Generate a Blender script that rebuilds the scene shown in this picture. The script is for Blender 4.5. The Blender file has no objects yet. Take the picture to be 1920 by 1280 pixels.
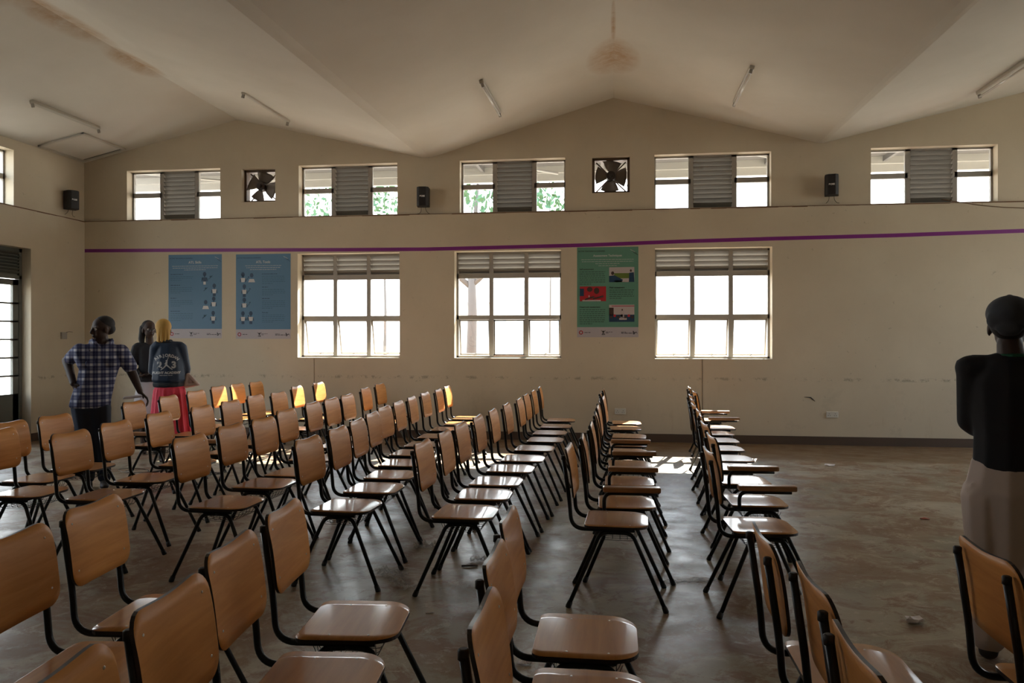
import bpy, bmesh, math, random
from mathutils import Vector, Matrix, Euler
from mathutils.bvhtree import BVHTree
R = math.radians
random.seed(7)
C = bpy.context.scene.collection
scn = bpy.context.scene

# ------------------------------------------------------------------ camera, sky, sun, exposure
CAM_H, F, HOR = 1.45, 1440.0, 635.0
YAW = math.atan(190.0 / F)
cd = bpy.data.cameras.new('camera'); cam = bpy.data.objects.new('camera', cd); C.objects.link(cam)
cam.location = (0, 0, CAM_H); cam.rotation_euler = (R(90), 0, YAW)
cd.sensor_width = 36; cd.lens = 36 * F / 1920; cd.shift_y = (HOR - 640) / 1920
cd.clip_end = 300
scn.camera = cam

world = bpy.data.worlds.new('sky'); scn.world = world; world.use_nodes = True
wn = world.node_tree; wn.nodes.clear()
wo = wn.nodes.new('ShaderNodeOutputWorld'); wb = wn.nodes.new('ShaderNodeBackground')
wtc = wn.nodes.new('ShaderNodeTexCoord'); wsx = wn.nodes.new('ShaderNodeSeparateXYZ')
wr = wn.nodes.new('ShaderNodeValToRGB')
wr.color_ramp.elements[0].position = 0.0; wr.color_ramp.elements[0].color = (1.0, 0.97, 0.92, 1)
wr.color_ramp.elements[1].position = 0.6; wr.color_ramp.elements[1].color = (0.62, 0.78, 1.0, 1)
wn.links.new(wtc.outputs['Generated'], wsx.inputs[0]); wn.links.new(wsx.outputs['Z'], wr.inputs[0])
wn.links.new(wr.outputs[0], wb.inputs[0]); wn.links.new(wb.outputs[0], wo.inputs[0])
wb.inputs[1].default_value = 1.0

SUN_DIR = Vector((-0.27, -1.0, -0.86)).normalized()
sd = bpy.data.lights.new('sun', 'SUN'); sun = bpy.data.objects.new('sun', sd); C.objects.link(sun)
sd.energy = 4.2; sd.angle = R(0.6); sd.color = (1.0, 0.93, 0.82)
sun.rotation_euler = SUN_DIR.to_track_quat('-Z', 'Y').to_euler(); sun.location = (0, 20, 20)

vs = scn.view_settings
vs.view_transform = 'Standard'; vs.look = 'None'; vs.gamma = 1.0; vs.use_curve_mapping = False
vs.exposure = 3.35
scn.cycles.use_denoising = True
scn.cycles.max_bounces = 10; scn.cycles.diffuse_bounces = 6; scn.cycles.glossy_bounces = 4
scn.cycles.transparent_max_bounces = 12; scn.cycles.sample_clamp_indirect = 4.0

def portal(name, loc, rot, sx, sy):
    l = bpy.data.lights.new(name, 'AREA'); l.shape = 'RECTANGLE'; l.size = sx; l.size_y = sy
    l.cycles.is_portal = True
    o = bpy.data.objects.new(name, l); o.location = loc; o.rotation_euler = rot; C.objects.link(o)

# ------------------------------------------------------------------ pixel -> place helpers (survey of the real positions)
FW = Vector((-math.sin(YAW), math.cos(YAW))); RT = Vector((math.cos(YAW), math.sin(YAW)))
def dirxy(u): return FW + RT * ((u - 960) / F)
def on_wall(u, v, Y=11.0):
    d = dirxy(u); zc = Y / d.y; return d.x * zc, CAM_H + (HOR - v) / F * zc
def on_left(u, v, X=-8.18):
    d = dirxy(u); zc = X / d.x; return d.y * zc, CAM_H + (HOR - v) / F * zc
def on_height(u, v, z):
    zc = (CAM_H - z) * F / (v - HOR); d = dirxy(u); return Vector((d.x * zc, d.y * zc, z))

# ------------------------------------------------------------------ materials
def mat(name, col, rough=0.6, metal=0.0, coat=0.0, spec=0.5):
    m = bpy.data.materials.new(name); m.use_nodes = True
    b = m.node_tree.nodes['Principled BSDF']
    b.inputs['Base Color'].default_value = (*col, 1); b.inputs['Roughness'].default_value = rough
    b.inputs['Metallic'].default_value = metal; b.inputs['Coat Weight'].default_value = coat
    b.inputs['Specular IOR Level'].default_value = spec
    return m
class NT:
    def __init__(s, m): s.m = m; s.t = m.node_tree; s.b = s.t.nodes['Principled BSDF']
    def n(s, ty, **k):
        x = s.t.nodes.new(ty)
        for a, b in k.items(): setattr(x, a, b)
        return x
    def l(s, a, b): s.t.links.new(a, b)
    def coord(s, scale=(1, 1, 1), rot=(0, 0, 0), which='Object', loc=(0, 0, 0)):
        c = s.n('ShaderNodeTexCoord'); mp = s.n('ShaderNodeMapping')
        mp.inputs['Scale'].default_value = scale; mp.inputs['Rotation'].default_value = rot; mp.inputs['Location'].default_value = loc
        s.l(c.outputs[which], mp.inputs[0]); return mp.outputs[0]
    def noise(s, vec, scale, detail=4, rough=0.55, dist=0.0):
        x = s.n('ShaderNodeTexNoise'); x.inputs['Scale'].default_value = scale; x.inputs['Detail'].default_value = detail
        x.inputs['Roughness'].default_value = rough; x.inputs['Distortion'].default_value = dist
        s.l(vec, x.inputs['Vector']); return x.outputs['Fac']
    def ramp(s, fac, stops):
        r = s.n('ShaderNodeValToRGB'); e = r.color_ramp.elements
        while len(e) > 2: e.remove(e[-1])
        for i, (p, c) in enumerate(stops):
            if i < 2: el = e[i]; el.position = p
            else: el = e.new(p)
            el.color = (*c, 1) if len(c) == 3 else c
        s.l(fac, r.inputs[0]); return r.outputs[0]
    def mix(s, fac, a, b, mode='MIX'):
        x = s.n('ShaderNodeMix', data_type='RGBA', blend_type=mode)
        for i, v in ((0, fac), (6, a), (7, b)):
            if hasattr(v, 'links') or isinstance(v, bpy.types.NodeSocket): s.l(v, x.inputs[i])
            elif isinstance(v, (int, float)): x.inputs[i].default_value = v
            else: x.inputs[i].default_value = (*v, 1)
        return x.outputs[2]
    def math(s, op, a, b=None, clamp=False):
        x = s.n('ShaderNodeMath', operation=op, use_clamp=clamp)
        for i, v in ((0, a), (1, b)):
            if v is None: continue
            if isinstance(v, bpy.types.NodeSocket): s.l(v, x.inputs[i])
            else: x.inputs[i].default_value = v
        return x.outputs[0]
    def sep(s, vec):
        x = s.n('ShaderNodeSeparateXYZ'); s.l(vec, x.inputs[0]); return x.outputs
    def base(s, c): s.l(c, s.b.inputs['Base Color'])
    def bump(s, h, strength=0.2, dist=0.01):
        x = s.n('ShaderNodeBump'); x.inputs['Strength'].default_value = strength; x.inputs['Distance'].default_value = dist
        s.l(h, x.inputs['Height']); s.l(x.outputs[0], s.b.inputs['Normal'])
def blk(v): return (v, v, v)

M = {}
def plaster(name, a, b, dirt=True):
    m = mat(name, a, 0.75, spec=0.3); t = NT(m); c = t.coord()
    col = t.ramp(t.noise(c, 0.9, 5), [(0.35, a), (0.65, b)])
    if dirt:
        g = t.noise(c, 2.3, 8, 0.7); gm = t.ramp(g, [(0.56, blk(0)), (0.72, blk(1))])
        zz = t.sep(c)[2]
        low = t.ramp(zz, [(0.0, blk(0.75)), (1.6, blk(0.12))])
        col = t.mix(t.math('MULTIPLY', gm, low), col, tuple(x * 0.62 for x in a))
        sp = t.ramp(t.noise(c, 14, 3, 0.6), [(0.70, blk(0)), (0.74, blk(0.45))])
        col = t.mix(sp, col, tuple(x * 0.5 for x in a))
        ln = t.math('SUBTRACT', 1.0, t.math('DIVIDE', t.math('ABSOLUTE', t.math('SUBTRACT', zz, 0.89)), 0.035), clamp=True)
        ln = t.math('MULTIPLY', ln, t.ramp(t.noise(c, 9, 6, 0.75), [(0.52, blk(0)), (0.60, blk(0.8))]))
        col = t.mix(ln, col, tuple(x * 0.4 for x in a))
        st2 = t.ramp(t.noise(t.coord((5, 5, 0.7)), 1.6, 6, 0.7), [(0.58, blk(0)), (0.74, blk(0.5))])
        col = t.mix(t.math('MULTIPLY', st2, low), col, tuple(x * y for x, y in zip(a, (0.6, 0.5, 0.4))))
    t.base(col); t.bump(t.noise(c, 60, 4), 0.12, 0.004); return m
M['wall'] = plaster('cream wall plaster', (0.60, 0.525, 0.40), (0.54, 0.465, 0.35))
# ceiling with damp stains
m = mat('off-white ceiling board', (0.62, 0.58, 0.50), 0.8, spec=0.2); t = NT(m); c = t.coord()
col = t.ramp(t.noise(c, 0.7, 4), [(0.35, (0.68, 0.645, 0.58)), (0.65, (0.62, 0.585, 0.52))])
xyz = t.sep(c)
def spot(cx, cy, rx, ry):
    dx = t.math('DIVIDE', t.math('SUBTRACT', xyz[0], cx), rx); dy = t.math('DIVIDE', t.math('SUBTRACT', xyz[1], cy), ry)
    d = t.math('ADD', t.math('MULTIPLY', dx, dx), t.math('MULTIPLY', dy, dy))
    return t.math('SUBTRACT', 1.0, d, clamp=True)
st = None
for s_ in ((0.0, 9.35, 0.34, 0.62), (-5.66, 8.5, 0.22, 0.6), (-5.62, 7.2, 0.28, 0.9), (-5.75, 6.2, 0.4, 0.7), (0.0, 8.4, 0.03, 0.7)):
    q = spot(*s_); st = q if st is None else t.math('MAXIMUM', st, q)
st = t.math('MULTIPLY', st, t.ramp(t.noise(c, 5, 6, 0.7), [(0.30, blk(0.25)), (0.66, blk(1))]))
col = t.mix(st, col, (0.42, 0.26, 0.13)); t.base(col); t.bump(t.noise(c, 2.2, 3), 0.25, 0.03)
M['ceiling'] = m
# floor: grey screed with smeared red-brown earth
m = mat('dusty screed floor', (0.3, 0.26, 0.2), 0.4, spec=0.5); t = NT(m)
c = t.coord((1, 1, 1), (0, 0, R(25))); c2 = t.coord((1.0, 1.15, 1), (0, 0, R(-30)))
g = t.ramp(t.noise(c, 0.9, 6, 0.6), [(0.36, (0.24, 0.205, 0.14)), (0.62, (0.40, 0.345, 0.255))])
e1 = t.ramp(t.noise(c2, 1.3, 10, 0.74, 0.8), [(0.475, blk(0)), (0.56, blk(0.85))])
e2 = t.ramp(t.noise(c2, 3.7, 9, 0.78, 0.7), [(0.515, blk(0)), (0.58, blk(0.8))])
col = t.mix(e1, g, (0.21, 0.12, 0.062)); col = t.mix(e2, col, (0.18, 0.078, 0.034))
e3 = t.ramp(t.noise(c2, 7, 8, 0.78, 0.8), [(0.545, blk(0)), (0.62, blk(0.6))]); col = t.mix(e3, col, (0.50, 0.44, 0.35))
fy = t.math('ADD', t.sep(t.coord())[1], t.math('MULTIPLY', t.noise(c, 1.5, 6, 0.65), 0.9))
mud_shade = t.ramp(t.math('MULTIPLY', fy, 0.1), [(0.985, blk(0)), (1.0, blk(0.85))]); col = t.mix(mud_shade, col, (0.17, 0.10, 0.045))  # wall-base dirt; the shade of the unlit strip is painted into its brown
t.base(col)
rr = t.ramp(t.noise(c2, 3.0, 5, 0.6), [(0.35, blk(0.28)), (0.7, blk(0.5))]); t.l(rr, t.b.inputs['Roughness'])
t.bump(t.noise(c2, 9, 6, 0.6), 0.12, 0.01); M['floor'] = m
M['skirting'] = mat('dark brown skirting paint', (0.085, 0.055, 0.038), 0.5)
M['dustline'] = mat('red dust on the ledge', (0.16, 0.085, 0.045), 0.9)
M['frame'] = mat('grey window paint', (0.34, 0.32, 0.29), 0.5)
M['slat'] = mat('grey louvre slat', (0.17, 0.16, 0.14), 0.55)
M['reveal'] = M['wall']
def glass(name, tint=(0.97, 0.985, 0.98)):
    m = bpy.data.materials.new(name); m.use_nodes = True; nt = m.node_tree; nt.nodes.clear()
    o = nt.nodes.new('ShaderNodeOutputMaterial'); mx = nt.nodes.new('ShaderNodeMixShader')
    tr = nt.nodes.new('ShaderNodeBsdfTransparent'); gl = nt.nodes.new('ShaderNodeBsdfGlossy')
    lw = nt.nodes.new('ShaderNodeLayerWeight'); pw = nt.nodes.new('ShaderNodeMath'); pw.operation = 'POWER'; ma = nt.nodes.new('ShaderNodeMath'); ma.operation = 'MULTIPLY_ADD'
    tr.inputs[0].default_value = (*tint, 1); gl.inputs['Roughness'].default_value = 0.02
    lw.inputs['Blend'].default_value = 0.5
    nt.links.new(lw.outputs['Facing'], pw.inputs[0]); pw.inputs[1].default_value = 5.0
    nt.links.new(pw.outputs[0], ma.inputs[0]); ma.inputs[1].default_value = 0.9; ma.inputs[2].default_value = 0.035
    nt.links.new(ma.outputs[0], mx.inputs[0]); nt.links.new(tr.outputs[0], mx.inputs[1]); nt.links.new(gl.outputs[0], mx.inputs[2]); nt.links.new(mx.outputs[0], o.inputs[0])
    return m
M['glass'] = glass('window glass')
# laminated chair wood
def wood(name, a, b, sc=(4, 60, 60), axis_rot=(0, 0, R(90)), rough=0.2, coat=0.3):
    m = mat(name, a, rough, coat=coat); t = NT(m); c = t.coord(sc, (0, 0, 0))
    oi = t.n('ShaderNodeObjectInfo')
    add = t.n('ShaderNodeVectorMath', operation='ADD'); sc_ = t.n('ShaderNodeVectorMath', operation='SCALE')
    cmb = t.n('ShaderNodeCombineXYZ'); t.l(oi.outputs['Random'], cmb.inputs[0]); t.l(oi.outputs['Random'], cmb.inputs[2])
    t.l(cmb.outputs[0], sc_.inputs[0]); sc_.inputs['Scale'].default_value = 37.0
    t.l(c, add.inputs[0]); t.l(sc_.outputs[0], add.inputs[1])
    g = t.noise(add.outputs[0], 1.0, 5, 0.6, 0.5)
    col = t.ramp(g, [(0.32, a), (0.68, b)])
    hs = t.n('ShaderNodeHueSaturation'); t.l(col, hs.inputs['Color'])
    t.l(t.math('ADD', t.math('MULTIPLY', oi.outputs['Random'], 0.18), 0.91), hs.inputs['Value'])
    t.base(hs.outputs[0]); t.b.inputs['Coat Roughness'].default_value = 0.08; t.b.inputs['Specular IOR Level'].default_value = 0.3 if coat > .2 else 0.18
    return m
M['wood'] = wood('honey beech laminate', (0.43, 0.178, 0.047), (0.54, 0.245, 0.072), (38, 3.0, 38), rough=0.30, coat=0.6)
M['backwood'] = wood('honey beech backrest laminate', (0.52, 0.215, 0.055), (0.64, 0.290, 0.085), (38, 3.0, 38), rough=0.42, coat=0.03)
M['armwood'] = wood('red-brown armrest timber', (0.40, 0.21, 0.105), (0.50, 0.28, 0.15), (3, 40, 40), rough=0.3, coat=0.3)
M['edge'] = mat('dark panel edge', (0.022, 0.013, 0.010), 0.35)
M['steel'] = mat('black enamelled tube', (0.006, 0.0075, 0.009), 0.30, spec=0.4)
M['rubber'] = mat('black rubber foot', (0.012, 0.011, 0.011), 0.6)
M['rivet'] = mat('bright rivet', (0.75, 0.72, 0.65), 0.3, 1.0)
M['wire'] = mat('thin steel wire', (0.05, 0.05, 0.05), 0.45, 0.6)
M['purple'] = mat('purple tape', (0.20, 0.018, 0.21), 0.4)
M['fitting'] = mat('white light fitting', (0.50, 0.47, 0.41), 0.45)
M['tube'] = mat('unlit fluorescent tube', (0.72, 0.70, 0.66), 0.15)
M['cap'] = mat('aluminium tube cap', (0.35, 0.33, 0.3), 0.4, 0.8)
M['black'] = mat('black speaker plastic', (0.012, 0.011, 0.012), 0.55)
M['badge'] = mat('silver badge', (0.8, 0.8, 0.8), 0.3)
M['fanwood'] = mat('rusty brown fan frame', (0.085, 0.05, 0.028), 0.6)
M['blade'] = mat('grey fan blade', (0.16, 0.135, 0.115), 0.4, 0.3)
M['hub'] = mat('dark motor hub', (0.03, 0.02, 0.015), 0.6)
M['socket'] = mat('white socket plastic', (0.62, 0.60, 0.54), 0.35)
M['dark'] = mat('dark hole', (0.02, 0.018, 0.015), 0.7)
M['doorgrey'] = mat('grey-green door paint', (0.115, 0.12, 0.10), 0.5)
M['soffit'] = mat('grey veranda board', (0.10, 0.098, 0.10), 0.8)
M['soffitwhite'] = mat('pale fascia paint', (0.30, 0.30, 0.30), 0.6)
M['earth'] = mat('pale dry earth', (0.36, 0.31, 0.25), 0.95)
M['bark'] = mat('grey tree bark', (0.10, 0.085, 0.075), 0.9)
M['leaf'] = mat('green leaf', (0.04, 0.10, 0.035), 0.6)
M['house'] = mat('pale house render', (0.70, 0.67, 0.60), 0.8)
M['housewin'] = mat('house window', (0.45, 0.50, 0.52), 0.3)
m = mat('red brick', (0.3, 0.13, 0.08), 0.85); t = NT(m); bt = t.n('ShaderNodeTexBrick')
bt.inputs['Color1'].default_value = (0.33, 0.14, 0.08, 1); bt.inputs['Color2'].default_value = (0.26, 0.11, 0.07, 1); bt.inputs['Mortar'].default_value = (0.45, 0.4, 0.34, 1)
bt.inputs['Scale'].default_value = 4.0; t.l(t.coord((1, 1, 1), (R(90), 0, 0)), bt.inputs['Vector']); t.base(bt.outputs[0]); M['brick'] = m

# ------------------------------------------------------------------ mesh helpers
def bm_box(bm, x0, x1, y0, y1, z0, z1, mi=0, mx=None):
    r = bmesh.ops.create_cube(bm, size=1.0)
    mt = Matrix.Translation(((x0 + x1) / 2, (y0 + y1) / 2, (z0 + z1) / 2)) @ Matrix.Diagonal((abs(x1 - x0), abs(y1 - y0), abs(z1 - z0), 1))
    if mx is not None: mt = mx @ mt
    bmesh.ops.transform(bm, matrix=mt, verts=r['verts'])
    for f in {f for v in r['verts'] for f in v.link_faces}: f.material_index = mi
    return r['verts']
def bm_quad(bm, pts, mi=0):
    f = bm.faces.new([bm.verts.new(p) for p in pts]); f.material_index = mi; return f
def fillet(pts, r, n=6):
    pts = [Vector(p) for p in pts]; out = [pts[0]]
    for i in range(1, len(pts) - 1):
        a, b, c = pts[i - 1], pts[i], pts[i + 1]
        rr = min(r, (a - b).length * 0.49, (c - b).length * 0.49)
        p0 = b + (a - b).normalized() * rr; p2 = b + (c - b).normalized() * rr
        for k in range(n + 1):
            s = k / n; out.append(p0 * (1 - s) ** 2 + b * 2 * s * (1 - s) + p2 * s * s)
    out.append(pts[-1]); return out
def bm_tube(bm, pts, rad, seg=10, mi=0, caps=True):
    pts = [Vector(p) for p in pts]; n = len(pts)
    rads = rad if isinstance(rad, (list, tuple)) else [rad] * n
    T = []
    for i in range(n):
        a = pts[max(0, i - 1)]; b = pts[min(n - 1, i + 1)]; T.append((b - a).normalized())
    up = Vector((0, 0, 1)) if abs(T[0].z) < 0.9 else Vector((0, 1, 0))
    N = (up - T[0] * up.dot(T[0])).normalized(); rings = []
    for i in range(n):
        N = (N - T[i] * N.dot(T[i])).normalized(); B = T[i].cross(N)
        rings.append([bm.verts.new(pts[i] + (N * math.cos(2 * math.pi * k / seg) + B * math.sin(2 * math.pi * k / seg)) * rads[i]) for k in range(seg)])
    for i in range(n - 1):
        for k in range(seg):
            f = bm.faces.new((rings[i][k], rings[i][(k + 1) % seg], rings[i + 1][(k + 1) % seg], rings[i + 1][k])); f.smooth = True; f.material_index = mi
    if caps:
        f = bm.faces.new(rings[0][::-1]); f.material_index = mi; f = bm.faces.new(rings[-1]); f.material_index = mi
def obj(name, bm, mats, parent=None, loc=None, rot=None):
    bmesh.ops.recalc_face_normals(bm, faces=bm.faces)
    me = bpy.data.meshes.new(name); bm.to_mesh(me); bm.free()
    for m in (mats if isinstance(mats, (list, tuple)) else [mats]): me.materials.append(M[m] if isinstance(m, str) else m)
    o = bpy.data.objects.new(name, me); C.objects.link(o)
    if parent: o.parent = parent
    if loc: o.location = loc
    if rot: o.rotation_euler = rot
    return o
def tag(o, label, cat, group=None, kind=None):
    o['label'] = label; o['category'] = cat
    if group: o['group'] = group
    if kind: o['kind'] = kind
    return o
def struct(o, label=None):
    o['kind'] = 'structure'
    if label: o['label'] = label
    return o
def empty(name, loc=(0, 0, 0), rz=0.0):
    o = bpy.data.objects.new(name, None); o.location = loc; o.rotation_euler = (0, 0, rz); o.empty_display_size = 0.1; C.objects.link(o); return o
def new(): return bmesh.new()
def bevel(o, w, seg=2):
    b = o.modifiers.new('bevel', 'BEVEL'); b.width = w; b.segments = seg; b.limit_method = 'ANGLE'; return o

# ------------------------------------------------------------------ room shell
XL, XR, YF, YB = -8.18, 8.45, 11.0, -3.0
PROF = [(XL, 4.19), (-5.65, 4.77), (-2.70, 4.10), (0.0, 4.87), (2.84, 4.13), (5.65, 4.78), (XR, 4.19)]
def prof(x):
    for (a, za), (b, zb) in zip(PROF, PROF[1:]):
        if a <= x <= b: return za + (zb - za) * (x - a) / (b - a)
    return 4.19
def wall_cells(bm, mapf, a0, a1, z0, topf, knots, holes, t0, t1):
    """wall in the (a,z) plane with holes; mapf(a, t, z) -> point; t0 room face, t1 outer face"""
    xs = sorted({a0, a1, *[k for k in knots if a0 < k < a1], *[h[0] for h in holes], *[h[1] for h in holes]})
    for xa, xb in zip(xs, xs[1:]):
        hs = sorted([h for h in holes if h[0] <= xa + 1e-6 and h[1] >= xb - 1e-6], key=lambda h: h[2])
        lo = [z0, z0]
        for h in hs + [None]:
            hi = [h[2], h[2]] if h else [topf(xa), topf(xb)]
            for t in (t0, t1):
                if hi[0] - lo[0] > 1e-5 or hi[1] - lo[1] > 1e-5:
                    bm_quad(bm, [mapf(xa, t, lo[0]), mapf(xb, t, lo[1]), mapf(xb, t, hi[1]), mapf(xa, t, hi[0])])
            if h: lo = [h[3], h[3]]
    for h in holes:
        a, b, c, d = h
        for p, q in (((a, c), (b, c)), ((b, c), (b, d)), ((b, d), (a, d)), ((a, d), (a, c))):
            bm_quad(bm, [mapf(p[0], t0, p[1]), mapf(q[0], t0, q[1]), mapf(q[0], t1, q[1]), mapf(p[0], t1, p[1])])
LOWZ = (1.172, 2.722); UPZ = (3.285, 4.045); LEDGE = 3.272; STEP = 0.03
def wx(u, Y=11.0): return on_wall(u, 600, Y)[0]
LOW = [(wx(558, 10.97), wx(749, 10.97)), (wx(852, 10.97), wx(1052, 10.97)), (wx(1228, 10.97), wx(1448, 10.97))]
UP = [(wx(238), wx(413)), (wx(560), wx(745)), (wx(862), wx(1060)), (wx(1227), wx(1446)), (wx(1633), wx(1871)), (6.35, 8.05)]
def fanhole(u0, u1, v0, v1):
    x0, z1 = on_wall(u0, v0); x1, z0 = on_wall(u1, v1); z1 = on_wall((u0 + u1) / 2, v0)[1]; z0 = on_wall((u0 + u1) / 2, v1)[1]; return (x0, x1, z0, z1)
FANS = [fanhole(453, 516, 316, 378), fanhole(1110, 1181, 293, 361)]
TO = 0.22
bm = new()
mf = lambda a, t, z: (a, t, z)
wall_cells(bm, mf, XL, XR, 0, lambda x: LEDGE, [], [(a, b, *LOWZ) for a, b in LOW], YF - STEP, YF + TO)
wall_cells(bm, mf, XL, XR, LEDGE, prof, [p[0] for p in PROF], [(a, b, *UPZ) for a, b in UP] + FANS, YF, YF + TO)
bm_quad(bm, [(XL, YF - STEP, LEDGE), (XR, YF - STEP, LEDGE), (XR, YF, LEDGE), (XL, YF, LEDGE)])
struct(obj('wall_front', bm, 'wall'))
# dusty line on the ledge
bm = new(); x = XL
while x < XR:
    w = random.uniform(0.12, 0.35); h = random.uniform(0.006, 0.016)
    bm_box(bm, x, min(x + w, XR), YF - STEP - 0.003, YF - STEP + 0.02, LEDGE - h + 0.003, LEDGE + 0.004); x += w
struct(obj('trim_1', bm, 'dustline'))
# left wall: door, tall lights, clerestory
DOOR = (8.35, 9.86, 0.0, 2.72)
LUP = (8.06, 9.58)
ml = lambda a, t, z: (t, a, z)
bm = new()
wall_cells(bm, ml, YB, YF, 0, lambda x: LEDGE, [], [DOOR, (5.2, 6.8, *LOWZ)], XL + STEP, XL - TO)
wall_cells(bm, ml, YB, YF, LEDGE, lambda x: 4.19, [], [(*LUP, *UPZ), (4.9, 6.5, *UPZ)], XL, XL - TO)
bm_quad(bm, [(XL + STEP, YB, LEDGE), (XL + STEP, YF, LEDGE), (XL, YF, LEDGE), (XL, YB, LEDGE)])
struct(obj('wall_left', bm, 'wall'))
bm = new(); y = YB
while y < YF:
    w = random.uniform(0.12, 0.35); bm_box(bm, XL - 0.02 + STEP, XL + STEP + 0.003, y, min(y + w, YF), LEDGE - random.uniform(0.004, 0.014), LEDGE + 0.004); y += w
struct(obj('trim_2', bm, 'dustline'))
# right wall and back wall (never in the photo, they carry the light of their own windows)
bm = new(); RH = [(6.2, 7.8, *LOWZ), (8.7, 10.3, *LOWZ), (6.2, 7.8, *UPZ), (8.7, 10.3, *UPZ)]
wall_cells(bm, ml, YB, YF, 0, lambda x: 4.19, [], RH, XR, XR + TO)
struct(obj('wall_right', bm, 'wall'))
bm = new(); BH = []
for a in (): BH += [(a, a + 1.7, *LOWZ)]
wall_cells(bm, mf, XL, XR, 0, prof, [p[0] for p in PROF], BH, YB, YB - TO)
struct(obj('wall_back', bm, 'wall'))
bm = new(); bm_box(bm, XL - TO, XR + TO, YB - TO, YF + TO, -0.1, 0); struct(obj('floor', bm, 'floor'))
# ceiling: folded boards with a narrow flat gutter along each valley
bm = new()
def strip(pf, pb):
    bm_quad(bm, [(pf[0][0], YF + TO, pf[0][1]), (pf[1][0], YF + TO, pf[1][1]), (pb[1][0], YB - TO, pb[1][1]), (pb[0][0], YB - TO, pb[0][1])])
fr = [(XL - TO, 4.14), (-5.65, 4.77), (-2.76, 4.105), (-2.64, 4.105), (0, 4.87), (2.80, 4.135), (2.86, 4.135), (5.65, 4.78), (XR + TO, 4.14)]
bk = [(XL - TO, 4.14), (-5.65, 4.77), (-3.42, 4.105), (-3.16, 4.125), (0, 4.87), (2.64, 4.16), (2.93, 4.135), (5.65, 4.78), (XR + TO, 4.14)]
for i in range(len(fr) - 1): strip((fr[i], fr[i + 1]), (bk[i], bk[i + 1]))
o = struct(obj('ceiling', bm, 'ceiling'))
bm = new()
for i in range(len(fr) - 1):
    bm_quad(bm, [(fr[i][0], YF + TO, fr[i][1] + 0.06), (fr[i + 1][0], YF + TO, fr[i + 1][1] + 0.06), (bk[i + 1][0], YB - TO, bk[i + 1][1] + 0.06), (bk[i][0], YB - TO, bk[i][1] + 0.06)])
struct(obj('roof', bm, 'soffit'))
bm = new(); bm_box(bm, XL + STEP, XR, YF - STEP - 0.018, YF - STEP, 0, 0.115); struct(obj('baseboard_front', bm, 'skirting'))
bm = new(); bm_box(bm, XL + STEP, XL + STEP + 0.018, DOOR[1], YF - STEP, 0, 0.115); bm_box(bm, XL + STEP, XL + STEP + 0.018, YB, DOOR[0], 0, 0.115); struct(obj('baseboard_left', bm, 'skirting'))

# ------------------------------------------------------------------ windows
wcount = [0]
def local_frame(kind):
    """maps (a, depth outwards, z) to world"""
    if kind == 'front': return lambda a, d, z: (a, YF + d, z)
    if kind == 'left': return lambda a, d, z: (XL - d, a, z)
    if kind == 'right': return lambda a, d, z: (XR + d, a, z)
    return lambda a, d, z: (a, YB - d, z)
def wbox(bm, fn, a0, a1, d0, d1, z0, z1, mi=0):
    p, q = Vector(fn(a0, d0, z0)), Vector(fn(a1, d1, z1))
    bm_box(bm, min(p.x, q.x), max(p.x, q.x), min(p.y, q.y), max(p.y, q.y), min(p.z, q.z), max(p.z, q.z), mi)
def slats(bm, fn, a0, a1, z0, z1, n, d=0.16, th=0.006):
    pitch = (z1 - z0) / n
    for i in range(n):
        zc = z0 + pitch * (i + 0.5)
        # each slat leans: inner edge low, outer edge high would leak; inner high, outer low sheds rain
        pts = [fn(a0, d - 0.035, zc + pitch * 0.42), fn(a1, d - 0.035, zc + pitch * 0.42), fn(a1, d + 0.03, zc - pitch * 0.50), fn(a0, d + 0.03, zc - pitch * 0.50)]
        lo = [Vector(p) for p in pts]; hi = [p + Vector((0, 0, th)) for p in lo]
        vs_ = [bm.verts.new(p) for p in lo + hi]
        for f in ((0, 1, 2, 3), (4, 5, 6, 7), (0, 1, 5, 4), (1, 2, 6, 5), (2, 3, 7, 6), (3, 0, 4, 7)): bm.faces.new([vs_[k] for k in f])
def window_empty(): wcount[0] += 1; e = empty('window_%d' % wcount[0]); e['kind'] = 'structure'; return e
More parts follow.
